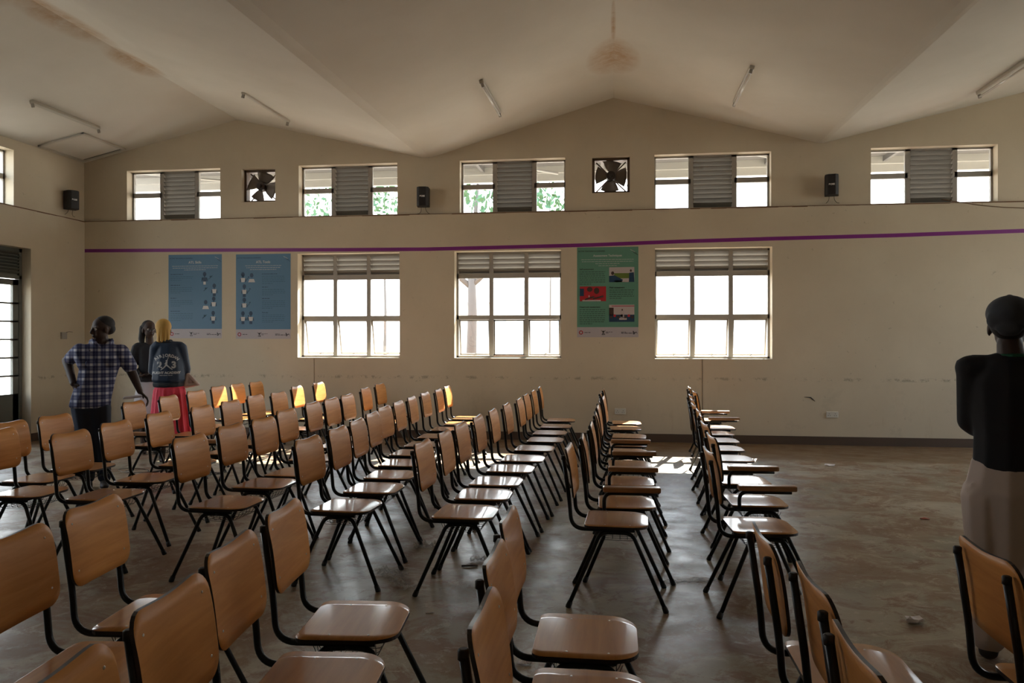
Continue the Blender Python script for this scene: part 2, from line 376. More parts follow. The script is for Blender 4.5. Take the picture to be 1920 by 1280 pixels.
def low_window(side, a, b, opens=(14, 14, 14)):
    fn = local_frame(side); z0, z1 = LOWZ; e = window_empty(); d = 0.16; ft = 0.028
    zt, zm = 2.375, 1.765
    bm = new()
    for x0, x1 in ((a, a + ft), (b - ft, b)): wbox(bm, fn, x0, x1, d - 0.02, d + 0.025, z0, z1)
    for q0, q1 in ((z0, z0 + ft), (z1 - ft, z1), (zt - 0.035, zt + 0.035), (zm - 0.03, zm + 0.03)): wbox(bm, fn, a, b, d - 0.02, d + 0.025, q0, q1)
    w = (b - a) / 3
    for i in (1, 2): wbox(bm, fn, a + w * i - 0.03, a + w * i + 0.03, d - 0.022, d + 0.027, z0, z1)
    obj('window_frame', bm, 'frame', e)
    for i in range(3):
        x0, x1 = a + w * i + 0.025, a + w * (i + 1) - 0.025
        bm = new(); slats(bm, fn, x0, x1, zt + 0.035, z1 - ft, 4, d); obj('louvre', bm, 'slat', e)
        bm = new(); wbox(bm, fn, x0, x1, d + 0.004, d + 0.008, zm + 0.03, zt - 0.035); obj('pane', bm, 'glass', e)
        # top-hung sash pushed outwards
        hinge = Vector(fn(0, d + 0.012, zm - 0.03)); ang = R(opens[i])
        def sfn(aa, dd, zz):
            p = Vector((0, dd, zz)); yy = dd * math.cos(ang) + zz * -math.sin(ang) * -1 * -1; yy = dd * math.cos(ang) - zz * math.sin(ang); zv = zz * math.cos(ang) + dd * math.sin(ang)
            return fn(aa, d + 0.012 + yy, zm - 0.032 + zv)
        H = zm - 0.032 - (z0 + ft) - 0.004; s = 0.022
        def sbox(bm, a0, a1, za, zb, d0=0.0, d1=0.024):
            vs_ = [bm.verts.new(sfn(x, y, z)) for x in (a0, a1) for y in (d0, d1) for z in (za, zb)]
            for f in ((0, 1, 3, 2), (4, 5, 7, 6), (0, 1, 5, 4), (2, 3, 7, 6), (0, 2, 6, 4), (1, 3, 7, 5)): bm.faces.new([vs_[k] for k in f])
        bm = new()
        sbox(bm, x0 + .004, x0 + .004 + s, -H, 0); sbox(bm, x1 - .004 - s, x1 - .004, -H, 0); sbox(bm, x0 + .004, x1 - .004, -s, 0); sbox(bm, x0 + .004, x1 - .004, -H, -H + s)
        so = obj('sash', bm, 'frame', e)
        bm = new(); sbox(bm, x0 + .02, x1 - .02, -H + .015, -.015, 0.010, 0.014); obj('pane', bm, 'glass', so)
        if opens[i] > 2:
            bm = new(); m_ = (x0 + x1) / 2
            p = Vector(fn(m_, d + 0.0, z0 + ft + 0.01)); q = Vector(sfn(m_, 0, -H + 0.02))
            bm_tube(bm, [p, (p + q) / 2 + Vector((0.05, 0, 0.03)), q], 0.006, 6); obj('stay', bm, 'frame', so)
    return e
def up_window(side, a, b):
    fn = local_frame(side); z0, z1 = UPZ; e = window_empty(); d = 0.16; ft = 0.026
    zm = 3.685; w1 = a + (b - a) * 0.325; w2 = a + (b - a) * 0.70
    bm = new()
    for x0, x1 in ((a, a + ft), (b - ft, b), (w1 - .035, w1 + .035), (w2 - .035, w2 + .035)): wbox(bm, fn, x0, x1, d - 0.02, d + 0.025, z0, z1)
    for q0, q1 in ((z0, z0 + ft), (z1 - ft, z1)): wbox(bm, fn, a, b, d - 0.02, d + 0.025, q0, q1)
    wbox(bm, fn, a, w1, d - 0.02, d + 0.025, zm - 0.036, zm + 0.036); wbox(bm, fn, w2, b, d - 0.02, d + 0.025, zm - 0.036, zm + 0.036)
    obj('window_frame', bm, 'frame', e)
    bm = new(); slats(bm, fn, w1 + .03, w2 - .03, z0 + ft, z1 - ft, 11, d); obj('louvre', bm, 'slat', e)
    for x0, x1 in ((a + ft, w1 - .035), (w2 + .035, b - ft)):
        for q0, q1 in ((z0 + ft, zm - .036), (zm + .036, z1 - ft)):
            bm = new(); wbox(bm, fn, x0, x1, d + .004, d + .008, q0, q1); obj('pane', bm, 'glass', e)
    return e
low_window('front', *LOW[0]); low_window('front', *LOW[1], opens=(7, 0, 7)); low_window('front', *LOW[2], opens=(11, 11, 11))
for a, b in UP: up_window('front', a, b)
up_window('left', *LUP)
# plain glazed openings on the sides the photo does not show
def plain(side, a, b, z0, z1):
    fn = local_frame(side); e = window_empty(); bm = new(); d = 0.16
    for x0, x1 in ((a, a + .03), (b - .03, b), (a + (b - a) / 2 - .02, a + (b - a) / 2 + .02)): wbox(bm, fn, x0, x1, d - .02, d + .02, z0, z1)
    for q0, q1 in ((z0, z0 + .03), (z1 - .03, z1)): wbox(bm, fn, a, b, d - .02, d + .02, q0, q1)
    obj('window_frame', bm, 'frame', e); bm = new(); wbox(bm, fn, a + .03, b - .03, d, d + .004, z0 + .03, z1 - .03); obj('pane', bm, 'glass', e)
for h in ((5.2, 6.8, *LOWZ), (4.9, 6.5, *UPZ)): plain('left', *h)
for h in RH: plain('right', *h)
for h in BH: plain('back', *h)
# portals guide the sampler to the openings (they emit nothing)
def P4(side, a, b, z0, z1):
    ctr = Vector(local_frame(side)((a + b) / 2, 0.21, (z0 + z1) / 2))
    rot = {'front': (R(-90), 0, 0), 'back': (R(90), 0, 0), 'left': (R(90), 0, R(-90)), 'right': (R(90), 0, R(90))}[side]
    portal('portal', ctr, rot, b - a, z1 - z0)
for a, b in LOW: P4('front', a, b, *LOWZ)
for a, b in UP: P4('front', a, b, *UPZ)
P4('left', DOOR[0], DOOR[1], 0.6, 2.72); P4('left', *LUP, *UPZ)
for h in ((5.2, 6.8, *LOWZ), (4.9, 6.5, *UPZ)): P4('left', *h)
for h in RH: P4('right', *h)
for h in BH: P4('back', *h)

# left door: glazed leaf, vent panel above
e = empty('door_1'); e['kind'] = 'structure'; fn = local_frame('left'); y0, y1 = DOOR[0], DOOR[1]
bm = new(); d = 0.14
wbox(bm, fn, y1 - .05, y1, d - .03, d + .04, 0, 2.72); wbox(bm, fn, y0, y0 + .05, d - .03, d + .04, 0, 2.72); wbox(bm, fn, y0, y1, d - .03, d + .04, 2.67, 2.72); wbox(bm, fn, y0, y1, d - .03, d + .04, 2.29, 2.34)
obj('door_frame', bm, 'doorgrey', e)
bm = new(); wbox(bm, fn, y0 + .05, y1 - .05, d, d + .02, 2.34, 2.67)
slats(bm, fn, y0 + .05, y1 - .05, 2.35, 2.66, 7, d - .01); obj('vent_panel', bm, 'doorgrey', e)
ym = (y0 + y1) / 2
for q0, q1 in ((y0 + .055, ym - .003), (ym + .003, y1 - .055)):
    bm = new(); sw = 0.10
    wbox(bm, fn, q0, q0 + sw, d - .02, d + .02, 0.01, 2.28); wbox(bm, fn, q1 - sw, q1, d - .02, d + .02, 0.01, 2.28)
    wbox(bm, fn, q0, q1, d - .02, d + .02, 0.01, 0.68); wbox(bm, fn, q0, q1, d - .02, d + .02, 2.20, 2.28)
    for k in range(1, 6):
        z = 0.68 + (2.20 - 0.68) * k / 6; wbox(bm, fn, q0, q1, d - .02, d + .02, z - .012, z + .012)
    lf = obj('door_leaf', bm, 'doorgrey', e)
    bm = new(); wbox(bm, fn, q0 + sw, q1 - sw, d, d + .004, .68, 2.2); obj('pane', bm, 'glass', lf)
bm = new(); bm_tube(bm, fillet([fn(ym + .06, d - .02, 1.05), fn(ym + .06, d - .07, 1.05), fn(ym + .17, d - .07, 1.05)], .02), .009, 8); obj('door_handle', bm, 'cap', e)

# ------------------------------------------------------------------ outside: ground, veranda, trees, houses
bm = new(); bm_box(bm, -60, 60, -50, 90, -0.25, -0.15); struct(obj('ground_outside', bm, 'earth'))
bm = new()
bm_box(bm, -12, 12, YF + TO + .01, 12.85, 4.32, 4.40); bm_box(bm, -12, 12, 12.80, 12.88, 4.09, 4.21, 1); bm_box(bm, -12, 12, 12.74, 12.80, 4.21, 4.32, 1)
for x in (-6.3, -4.3, -2.2, -.2, 2.4, 4.2, 6.2): bm_box(bm, x, x + .05, YF + TO + .02, 12.8, 4.24, 4.32, 0)
vr = struct(obj('roof_veranda', bm, ['soffit', 'soffitwhite']))
for x0, x1 in ((-8.6, -6.4), (-2.3, -.9), (1.7, 3.2)):
    bm = new(); bm_tube(bm, [(x0, 11.9, 4.30), (x1, 12.6, 4.16)], .02, 6); o = obj('roof_brace', bm, 'soffitwhite', vr)
def leafball(bm, c, r, n, s=0.09):
    for _ in range(n):
        v = Vector((random.gauss(0, 1), random.gauss(0, 1), random.gauss(0, 1))).normalized() * r * random.uniform(.3, 1) ** .5
        p = Vector(c) + Vector((v.x * 1.25, v.y, v.z * .8)); e_ = Euler((random.uniform(0, 6), random.uniform(0, 6), random.uniform(0, 6))).to_matrix()
        ss = s * random.uniform(.6, 1.4)
        bm_quad(bm, [p + e_ @ Vector(q) * ss for q in ((-1, 0, 0), (0, -.55, .1), (1.1, 0, 0), (0, .55, .1))])
def tree(x, y, h, crowns, label, trunk_r=0.22, fork=None):
    e = empty('tree', (x, y, -0.15)); tag(e, label, 'tree', 'trees outside the windows')
    bm = new(); bm_tube(bm, [(0, 0, 0), (.05, 0, h * .5), (0, 0, h)], [trunk_r, trunk_r * .8, trunk_r * .45], 10)
    for bx, by, bz, hz in fork or []: bm_tube(bm, [(0, 0, hz), (bx * .5, by * .5, (hz + bz) / 2), (bx, by, bz)], [trunk_r * .5, trunk_r * .4, trunk_r * .2], 8)
    obj('trunk', bm, 'bark', e)
    bm = new()
    for cx, cy, cz, r, n in crowns: leafball(bm, (cx, cy, cz), r, n)
    obj('foliage', bm, 'leaf', e)
tx = on_wall(882, 500, 18)[0]
tree(tx, 18, 4.5, [(1.7, 0, 4.4, .9, 380), (.4, 0, 5.5, 1.3, 500), (2.9, 0, 4.1, .5, 160), (-1.5, 0, 6.2, 1.4, 400)], 'forked grey-barked tree outside the middle window', .14, [(-1.1, 0, 3.75, 2.85), (1.5, 0, 4.1, 2.85), (.2, 0, 5.5, 3)])
tx = on_wall(720, 500, 25)[0]
tree(tx, 25, 5, [(.1, 0, 4.3, .55, 150), (-1.5, 0, 6.1, 1.5, 500), (.3, 0, 6.1, 1.3, 600)], 'slim leafy tree outside beyond the window beside the blue posters', .06)
tx = on_wall(1030, 330, 31)[0]
tree(tx, 31, 8, [(0, 0, 9.3, 1.9, 700), (-3.0, 0, 9.6, 1.6, 450), (3.0, 0, 8.6, 1.2, 200)], 'green-crowned tree outside near the square central exhaust fan', .04)
bm = new(); bm_box(bm, -9.4, 14, 15.0, 15.22, -.15, 1.12); tag(obj('garden_wall', bm, 'brick'), 'low red brick wall outside beyond the windows', 'wall')
e = empty('house', (6, 40, -.15)); tag(e, 'pale single-storey building far outside the windows', 'building')
bm = new(); bm_box(bm, -16, 9, 0, 6, 0, 3.6); obj('wall', bm, 'house', e)
bm = new(); bm_quad(bm, [(-16.5, -.6, 3.5), (9.5, -.6, 3.5), (9.5, 3, 4.9), (-16.5, 3, 4.9)]); bm_quad(bm, [(-16.5, 6.6, 3.5), (9.5, 6.6, 3.5), (9.5, 3, 4.9), (-16.5, 3, 4.9)]); obj('roof', bm, 'soffit', e)
for x in (-13, -9, -5, -1, 3, 6.5):
    bm = new(); bm_box(bm, x, x + 1.4, -.03, .02, 1.2, 2.6); obj('window', bm, 'housewin', e)

# ------------------------------------------------------------------ chairs
def panel_grid(w, h, r_lo, r_hi, nu=22, nv=8):
    """rounded panel: yields (a, b) grid; a along width -w..w, b along height -h..h; r_lo radius at -a side, r_hi at +a side"""
    cols = []
    for i in range(nu + 1):
        a = -math.cos(math.pi * i / nu) * w
        r = r_hi if a > 0 else r_lo
        e_ = abs(a) - (w - r); lim = h if e_ <= 0 else h - (r - math.sqrt(max(0, r * r - e_ * e_)))
        cols.append((a, lim))
    return [[(a, lim * (-1 + 2 * j / nv)) for j in range(nv + 1)] for a, lim in cols]
def bm_panel(bm, grid, mapf, th):
    """mapf(a,b,t): t=0 front face, t=1 back face"""
    F_ = [[bm.verts.new(mapf(a, b, 0)) for a, b in col] for col in grid]; B_ = [[bm.verts.new(mapf(a, b, 1)) for a, b in col] for col in grid]
    nu, nv = len(grid) - 1, len(grid[0]) - 1
    for G in (F_, B_):
        for i in range(nu):
            for j in range(nv):
                f = bm.faces.new((G[i][j], G[i + 1][j], G[i + 1][j + 1], G[i][j + 1])); f.smooth = True; f.material_index = 0
    ring = [(i, 0) for i in range(nu)] + [(nu, j) for j in range(nv)] + [(i, nv) for i in range(nu, 0, -1)] + [(0, j) for j in range(nv, 0, -1)]
    for k in range(len(ring)):
        (i, j), (p, q) = ring[k], ring[(k + 1) % len(ring)]
        f = bm.faces.new((F_[i][j], F_[p][q], B_[p][q], B_[i][j])); f.material_index = 1
TR = 0.0115
def back_x(z): return -0.248 - (z - 0.5) * 0.13
def make_chair():
    root = empty('school_chair')
    # seat: depth along x, width along y, front rolls down slightly
    def smap(a, b, t):
        z = 0.440 - (max(0, a - .08) / .09) ** 2 * 0.005
        return (a, b, z - t * 0.013)
    bm = new(); bm_panel(bm, panel_grid(.172, .195, .04, .10), smap, .013); seat = obj('seat', bm, ['wood', 'edge'], root)
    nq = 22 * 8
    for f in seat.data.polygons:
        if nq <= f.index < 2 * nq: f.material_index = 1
    Hb, zc, Wb = 0.137, 0.712, 0.183
    def bmap(a, b, t):
        z = zc + b; z -= (0.011 * (0.5 + 0.5 * math.cos(math.pi * a / Wb)) * max(0, b / Hb)); return (back_x(z) + 0.028 + 0.006 * (a / Wb) ** 2 + 0.003 * (1 - (b / Hb) ** 2) - 0.010 * max(0, b / Hb) ** 2 - t * 0.010, a, z)
    bm = new(); bm_panel(bm, panel_grid(Wb, Hb, .055, .055), bmap, .011); back = obj('backrest', bm, ['backwood', 'edge'], root)
    def rivet(p, nrm, par):
        bm = new(); r = bmesh.ops.create_uvsphere(bm, u_segments=8, v_segments=4, radius=0.0042)
        q = Vector(nrm).to_track_quat('Z', 'Y').to_matrix().to_4x4()
        bmesh.ops.transform(bm, matrix=Matrix.Translation(p) @ q @ Matrix.Diagonal((1, 1, .45, 1)), verts=r['verts'])
        obj('rivet', bm, 'rivet', par)
    for y in (-.145, .145):
        for z in (-.08, .085): p = bmap(y, z, 0); rivet(p, (1, 0, 0), back)
        for x in (-.06, .075): rivet(smap(x, y, 0), (0, 0, 1), seat)
    for s in (-1, 1):
        y = .150 * s
        pts = fillet([(.10, y, .414), (-.262 + .02, y, .414), (back_x(.56) + .004, y, .56), (back_x(.80), y, .80)], .10, 8)
        bm = new(); bm_tube(bm, pts, TR); up = obj('back_tube', bm, 'steel', root)
        bm = new(); p = Vector(pts[-1]); bm_tube(bm, [p - Vector((0, 0, .012)), p + Vector((0, 0, .008)), p + Vector((0, 0, .011))], [TR + .0008, TR + .0008, TR * .7], 10); obj('tube_cap', bm, 'rubber', up)
        for k, xf in ((-1, -.252), (1, .262)):
            top = Vector((0, s * .150, .400)); foot = Vector((xf, s * .208, .012))
            knee = Vector((xf * .33, s * .155, .400))
            bm = new(); bm_tube(bm, fillet([top, knee, foot], .10, 8), TR); lg = obj('leg', bm, 'steel', root)
            dn = (foot - knee).normalized()
            bm = new(); bm_tube(bm, [foot - dn * .022, foot + dn * .006, Vector((foot.x + dn.x * .01, foot.y + dn.y * .01, 0.0005))], [TR + .0025, TR + .004, TR + .003], 10); obj('rubber_foot', bm, 'rubber', lg)
    bm = new()
    for x in (-.05, .06): bm_tube(bm, [(x, -.15, .408), (x, .15, .408)], .009, 8)
    obj('crossbar', bm, 'steel', root)
    bm = new()
    for i in range(7):
        y = -.135 + .045 * i; bm_tube(bm, fillet([(-.12, y, .40), (-.10, y, .355), (.10, y, .355), (.12, y, .40)], .02, 3), .0014, 5)
    for i in range(6):
        x = -.10 + .04 * i; bm_tube(bm, fillet([(x, -.148, .405), (x, -.135, .357), (x, .135, .357), (x, .148, .405)], .02, 3), .0014, 5)
    obj('wire_basket', bm, 'wire', root)
    return root
def arm_parts(root):
    bm = new(); bm_box(bm, -.148, .192, -.236, -.168, .541, .573); a = bevel(obj('armrest', bm, 'armwood', root), .008)
    bm = new(); bm_tube(bm, fillet([(-.135, -.152, .412), (-.140, -.200, .430), (-.140, -.200, .531), (.165, -.200, .531)], .09, 8), TR); obj('arm_tube', bm, 'steel', a)
def copy_tree(o, parent=None):
    c = o.copy(); C.objects.link(c); c.parent = parent
    for ch in o.children: copy_tree(ch, c)
    return c
plain_proto = make_chair(); used_plain = False
arm_proto = copy_tree(plain_proto); arm_parts(arm_proto); used_arm = False
ORD = ['', 'nearest', 'second', 'third', 'fourth', 'fifth', 'sixth', 'seventh', 'eighth', 'ninth', 'tenth', 'eleventh']
def put_chair(x, y, label, group, arm=False, rz=None):
    global used_plain, used_arm
    if arm: o = arm_proto if not used_arm else copy_tree(arm_proto); used_arm = True
    else: o = plain_proto if not used_plain else copy_tree(plain_proto); used_plain = True
    o.location = (x, y, 0); o.rotation_euler = (0, 0, R(rz if rz is not None else random.uniform(-3, 3)))
    o.name = 'school_chair'; tag(o, label, 'chair', group); return o
def fromS(uf, vn, *a):   # seat: front edge u, near edge v
    p = on_height(uf, vn, .44); return (p.x - .172, p.y + .195) + a
def fromB(u, v, *a):     # backrest centre
    p = on_height(u, v, .7125); return (p.x + .245, min(p.y, 10.62)) + a
ROWS = {
 'A': ('in the end row beside the open floor', [(1.22, 9.85, 1), fromS(1382, 804.7, 1), fromS(1380, 816), fromS(1390, 830), fromS(1400, 846), fromS(1419, 866), fromS(1433, 884), fromS(1451, 910, 1), fromS(1484, 952, 1), fromS(1503, 1003)]),
 'B': ('in the second row from the open floor', [fromS(1203, 795.3), fromS(1202.5, 806), fromS(1213, 822), fromS(1213, 837.5), fromS(1216, 853, 1), fromS(1224, 878, 1), fromS(1229, 912, 1), fromS(1231, 955, 1), fromS(1218, 989)]),
 'C': ('in the third row from the open floor', [fromS(1077, 790), fromS(1069, 802), fromS(1060, 815), fromS(1053, 829), fromS(1035, 846), fromS(1016, 866), fromS(995, 886.5), fromS(971, 912), fromS(950, 939), fromS(920, 975)]),
 'D': ('in the fourth row from the open floor', [fromS(897, 786), fromS(884, 797), fromS(862, 808), fromS(842, 822), fromS(822, 838), fromS(800, 855), fromS(785, 875), fromS(764, 899), fromS(735, 926), fromS(686, 962)]),
 'E': ('in the fifth row from the open floor', [fromB(714.5, 738), fromB(688.5, 747.5), fromB(654, 762.5), fromB(624, 771), fromB(590, 780), fromB(540, 796.5), fromB(497, 816), fromB(442, 830), fromB(360, 857)]),
 'F': ('in the sixth row from the open floor', [fromB(600, 735), fromB(560, 743), fromB(524.5, 757), fromB(485, 763), fromB(435.5, 776), fromB(382, 788.5, 1), fromB(303, 803), fromB(223, 823.5), fromB(137.5, 846.5)]),
 'G': ('in the row beside the plaid-shirted man', [fromB(482, 733), fromB(449.5, 737), fromB(412, 743), fromB(369.5, 753.5), fromB(320, 764.5), fromB(255, 777.5, 1), fromB(107, 808.5), fromB(20, 824), fromS(66, 932)]),
}
for k, (txt, L) in ROWS.items():
    for i in range(1, len(L)):
        if L[i - 1][1] - L[i][1] < .462: L[i] = (L[i][0], L[i - 1][1] - .462) + tuple(L[i][2:])
    for i, c in enumerate(L):
        arm = len(c) > 2 and bool(c[2]); n = i + 1
        nm = ('armrest chair ' if arm else 'tan chair ')
        pos = 'nearest the window wall' if n == 1 else '%s from the window wall' % ORD[n]
        put_chair(c[0], c[1], nm + pos + ' ' + txt, 'chairs in the rows behind the cross aisle', arm)
# near block, on the camera's side of the aisle
def near(x, y, label, rz=0): put_chair(x, y, label, 'chairs in the near block', rz=rz)
NB = [
 (-.09, 2.63, 'chair with whole tan seat in view, facing the aisle in the central near row', 0),
 (-.065, 2.16, 'chair directly behind the whole-seat chair in the central near row', 0),
 (-.02, 1.71, 'lowest chair of the central near row, only its backrest in view', 0),
 (.735, 2.48, 'chair with a whole honey seat, first in the near row beside the aisle floor', 0),
 (.775, 2.035, 'middle chair of three in the near row beside the aisle floor', 0),
 (.75, 1.59, 'lowest chair in the near row beside the aisle floor', 0),
 (1.34, 2.38, 'lone chair standing in front of the person in the grey cap', 0),
 (-.915, 2.67, 'chair with pinkish seat and whole narrow backrest in the second near row', 5),
 (-.865, 2.19, 'chair just behind the pinkish-seated one in the second near row', 5),
 (-.785, 1.74, 'chair with tall rust-brown back cut off by the bottom edge', 5),
 (-.735, 1.285, 'chair showing only a rounded backrest corner at the bottom edge', 5),
 (-1.65, 2.65, 'chair at the aisle end of the far near row, seat half hidden', 5),
 (-1.585, 2.18, 'chair with its backrest cut by the photo edge in the far near row', 5),
]
for x, y, l, r_ in NB: near(x, y, l, r_)

# ------------------------------------------------------------------ things on the walls
def text_mesh(s, size, bold=0.0, align='CENTER'):
    cu = bpy.data.curves.new('t', 'FONT'); cu.body = s; cu.size = size; cu.align_x = align; cu.align_y = 'CENTER'; cu.offset = bold
    o = bpy.data.objects.new('t', cu); C.objects.link(o); dg = bpy.context.evaluated_depsgraph_get()
    me = o.evaluated_get(dg).to_mesh(); vsx = [v.co.copy() for v in me.vertices]; ps = [tuple(p.vertices) for p in me.polygons]
    o.evaluated_get(dg).to_mesh_clear(); bpy.data.objects.remove(o); bpy.data.curves.remove(cu); return vsx, ps
def bm_text(bm, s, x, z, size, fn, mi=0, bold=0.0, align='CENTER'):
    vsx, ps = text_mesh(s, size, bold, align); V = [bm.verts.new(fn(x + v.x, z + v.y)) for v in vsx]
    for p in ps:
        try: f = bm.faces.new([V[k] for k in p]); f.material_index = mi
        except ValueError: pass
YW = YF - STEP
# purple tape
pts = [(157, 470), (320, 469), (480, 468.5), (640, 468), (800, 467), (960, 463), (1110, 459), (1290, 452), (1440, 447.5), (1680, 441), (1920, 432.5), (2060, 427)]
bm = new(); prev = None
for u, v in pts:
    x, z = on_wall(u, v, YW); x = max(x, XL + STEP + .002)
    cur = [bm.verts.new((x, YW - .0015, z - .026)), bm.verts.new((x, YW - .0015, z + .026)), bm.verts.new((x, YW - .0002, z + .026)), bm.verts.new((x, YW - .0002, z - .026))]
    if prev:
        for k in range(4): bm.faces.new((prev[k], prev[(k + 1) % 4], cur[(k + 1) % 4], cur[k]))
    prev = cur
tag(obj('purple_tape', bm, 'purple'), 'long purple tape stripe along the window wall above the posters', 'tape')

M['blue'] = mat('poster blue', (0.075, 0.185, 0.31), 0.45); M['green'] = mat('poster green', (0.11, 0.27, 0.20), 0.45)
M['pfoot'] = mat('poster grey-white footer', (0.42, 0.39, 0.42), 0.5); M['navy'] = mat('print navy', (0.012, 0.045, 0.10), 0.5)
M['pwhite'] = mat('print white', (0.55, 0.55, 0.55), 0.5); M['ink'] = mat('print black', (0.015, 0.015, 0.02), 0.5)
M['teal'] = mat('print teal', (0.022, 0.085, 0.14), 0.5); M['pred'] = mat('print red', (0.42, 0.02, 0.03), 0.5)
M['pskin'] = mat('print dark brown', (0.06, 0.03, 0.025), 0.5); M['pgrass'] = mat('print green', (0.12, 0.18, 0.03), 0.5); M['ppale'] = mat('print pale', (0.48, 0.42, 0.42), 0.5)
def poster(u0, u1, v0, v1, kind, label):
    x0 = on_wall(u0, v0, YW)[0]; x1 = on_wall(u1, v0, YW)[0]; um = (u0 + u1) / 2
    zt = on_wall(um, v0, YW)[1]; zb = on_wall(um, v1, YW)[1]; W, H = x1 - x0, zt - zb
    e = empty('poster', (x0, YW, zb)); tag(e, label, 'poster')
    main = 'green' if kind == 3 else 'blue'; ft = .112 * H
    bm = new(); bm_box(bm, 0, W, -.0015, -.0002, ft, H, 0); bm_box(bm, 0, W, -.0015, -.0002, 0, ft, 1); obj('sheet', bm, [main, 'pfoot'], e)
    L = [.0]
    def fn(y): return lambda x, z: (x, y, z)
    f1 = fn(-.0028); f2 = fn(-.0036); f3 = fn(-.0044)
    def rect(bm, x, z, w, h, mi=0, f=f1): bm_quad(bm, [f(x, z), f(x + w, z), f(x + w, z + h), f(x, z + h)], mi)
    def disc(bm, x, z, rx, rz, mi=0, f=f1, n=14): bm_quad(bm, [f(x + rx * math.cos(6.2832 * k / n), z + rz * math.sin(6.2832 * k / n)) for k in range(n)], mi)
    def words(bm, x, z, w, h, mi):
        cx = x
        while cx < x + w - .01:
            ww = min(random.uniform(.018, .05), x + w - cx); rect(bm, cx, z, ww, h, mi); cx += ww + .008
    X = lambda f: f * W
    Z = lambda f: H * (1 - f)
    bm = new()
    bm_text(bm, 'ACTIVE TEACHING & LEARNING', X(.02), Z(.045), .026, f1, 0, .0006, 'LEFT')
    obj('header_line', bm, ['navy' if kind < 3 else 'ink'], e); bm = new()
    for k, (dx, dz) in enumerate(((.87, .028), (.90, .045), (.92, .062))):
        p, q = (X(dx), Z(dz)), (X(dx + .075), Z(dz + .028)); bm_quad(bm, [f1(p[0], p[1]), f1(p[0], p[1] - .006), f1(q[0], q[1] - .006), f1(q[0], q[1])], 0 if k else 1)
    obj('corner_strokes', bm, ['navy' if kind < 3 else 'ink', 'pwhite'], e); bm = new()
    title = {1: 'ATL Skills', 2: 'ATL Tools', 3: 'Assessment Techniques'}[kind]
    bm_text(bm, title, X(.5), Z(.095), .052 if kind < 3 else .042, f1, 1, .0008)
    obj('headline', bm, ['navy', 'pwhite'], e); bm = new()
    for k in range(3 + (kind == 3)):
        w = (.86, .84, .40, .30)[k] if kind != 2 else (.66, .62, .48)[k]
        words(bm, X(.5 - w / 2), Z(.135 + .023 * k) - .006, X(w), .0055, 1)
    obj('intro_text', bm, ['navy', 'pwhite'], e)
    tx = .04 if kind != 2 else .48
    if kind < 3:
        rows = [.235, .365, .52, .675] if kind == 1 else [.235, .39, .525, .69]
        heads = {1: ['', '', '', ''], 2: ['', '', '', 'Role play']}[kind]
        cnts = [3, 4, 4, 5] if kind == 1 else [5, 4, 5, 5]
        for z, hd, n in zip(rows, heads, cnts):
            bm = new()
            if hd: bm_text(bm, hd, X(tx), Z(z), .026, f1, 0, .0006, 'LEFT')
            else: words(bm, X(tx), Z(z) - .005, X(random.uniform(.1, .3)), .009, 0)
            for k in range(n): words(bm, X(tx), Z(z + .028 + .021 * k) - .004, X(.42 if k < n - 1 else .2), .0055, 2)
            obj('text_block', bm, ['navy', 'pwhite', 'teal'], e)
    else:
        for hx, z, hd, n, w in ((.04, .245, 'Self-assessment', 7, .42), (.53, .45, 'Peer assessment', 5, .40), (.04, .665, 'Classroom assessment', 8, .42)):
            bm = new(); bm_text(bm, hd, X(hx), Z(z), .032, f1, 0, .0006, 'LEFT')
            for k in range(n): words(bm, X(hx), Z(z + .028 + .0225 * k) - .004, X(w if k < n - 1 else w * .5), .0065, 0)
            obj('text_block', bm, ['ink'], e)
    def figure(bm, cx, cz, s, shirt=1, hair=0, legs=True, bust=False):
        disc(bm, X(cx), Z(cz), .028 * s, .034 * s, 0)
        if bust: bm_quad(bm, [f1(X(cx) - .055 * s, Z(cz) - .105 * s), f1(X(cx) + .055 * s, Z(cz) - .105 * s), f1(X(cx) + .035 * s, Z(cz) - .055 * s), f1(X(cx) - .035 * s, Z(cz) - .055 * s)], shirt); return
        rect(bm, X(cx) - .008 * s, Z(cz) - .05 * s, .016 * s, .03 * s, 0)
        bm_quad(bm, [f1(X(cx) - .024 * s, Z(cz) - .115 * s), f1(X(cx) + .024 * s, Z(cz) - .115 * s), f1(X(cx) + .038 * s, Z(cz) - .052 * s), f1(X(cx) - .038 * s, Z(cz) - .052 * s)], shirt)
        for q in (-1, 1): bm_tube(bm, [f2(X(cx) + q * .036 * s, Z(cz) - .06 * s), f2(X(cx) + q * .045 * s, Z(cz) - .11 * s)], .004 * s, 4, 0)
        if legs: rect(bm, X(cx) - .023 * s, Z(cz) - .16 * s, .046 * s, .046 * s, 0)
    if kind == 1:
        figs = [[(.68, .235, 0, True, False)], [(.86, .375, 1, True, False)], [(.70, .57, 1, False, True), (.85, .53, 1, False, False)], [(.84, .70, 1, True, False)]]
    elif kind == 2:
        figs = [[(.13, .24, 1, False, False), (.29, .25, 1, False, True)], [(.155, .38, 1, True, False)], [(.155, .54, 1, False, False)], [(.13, .70, 1, True, False), (.275, .70, 1, True, False)]]
    else: figs = []
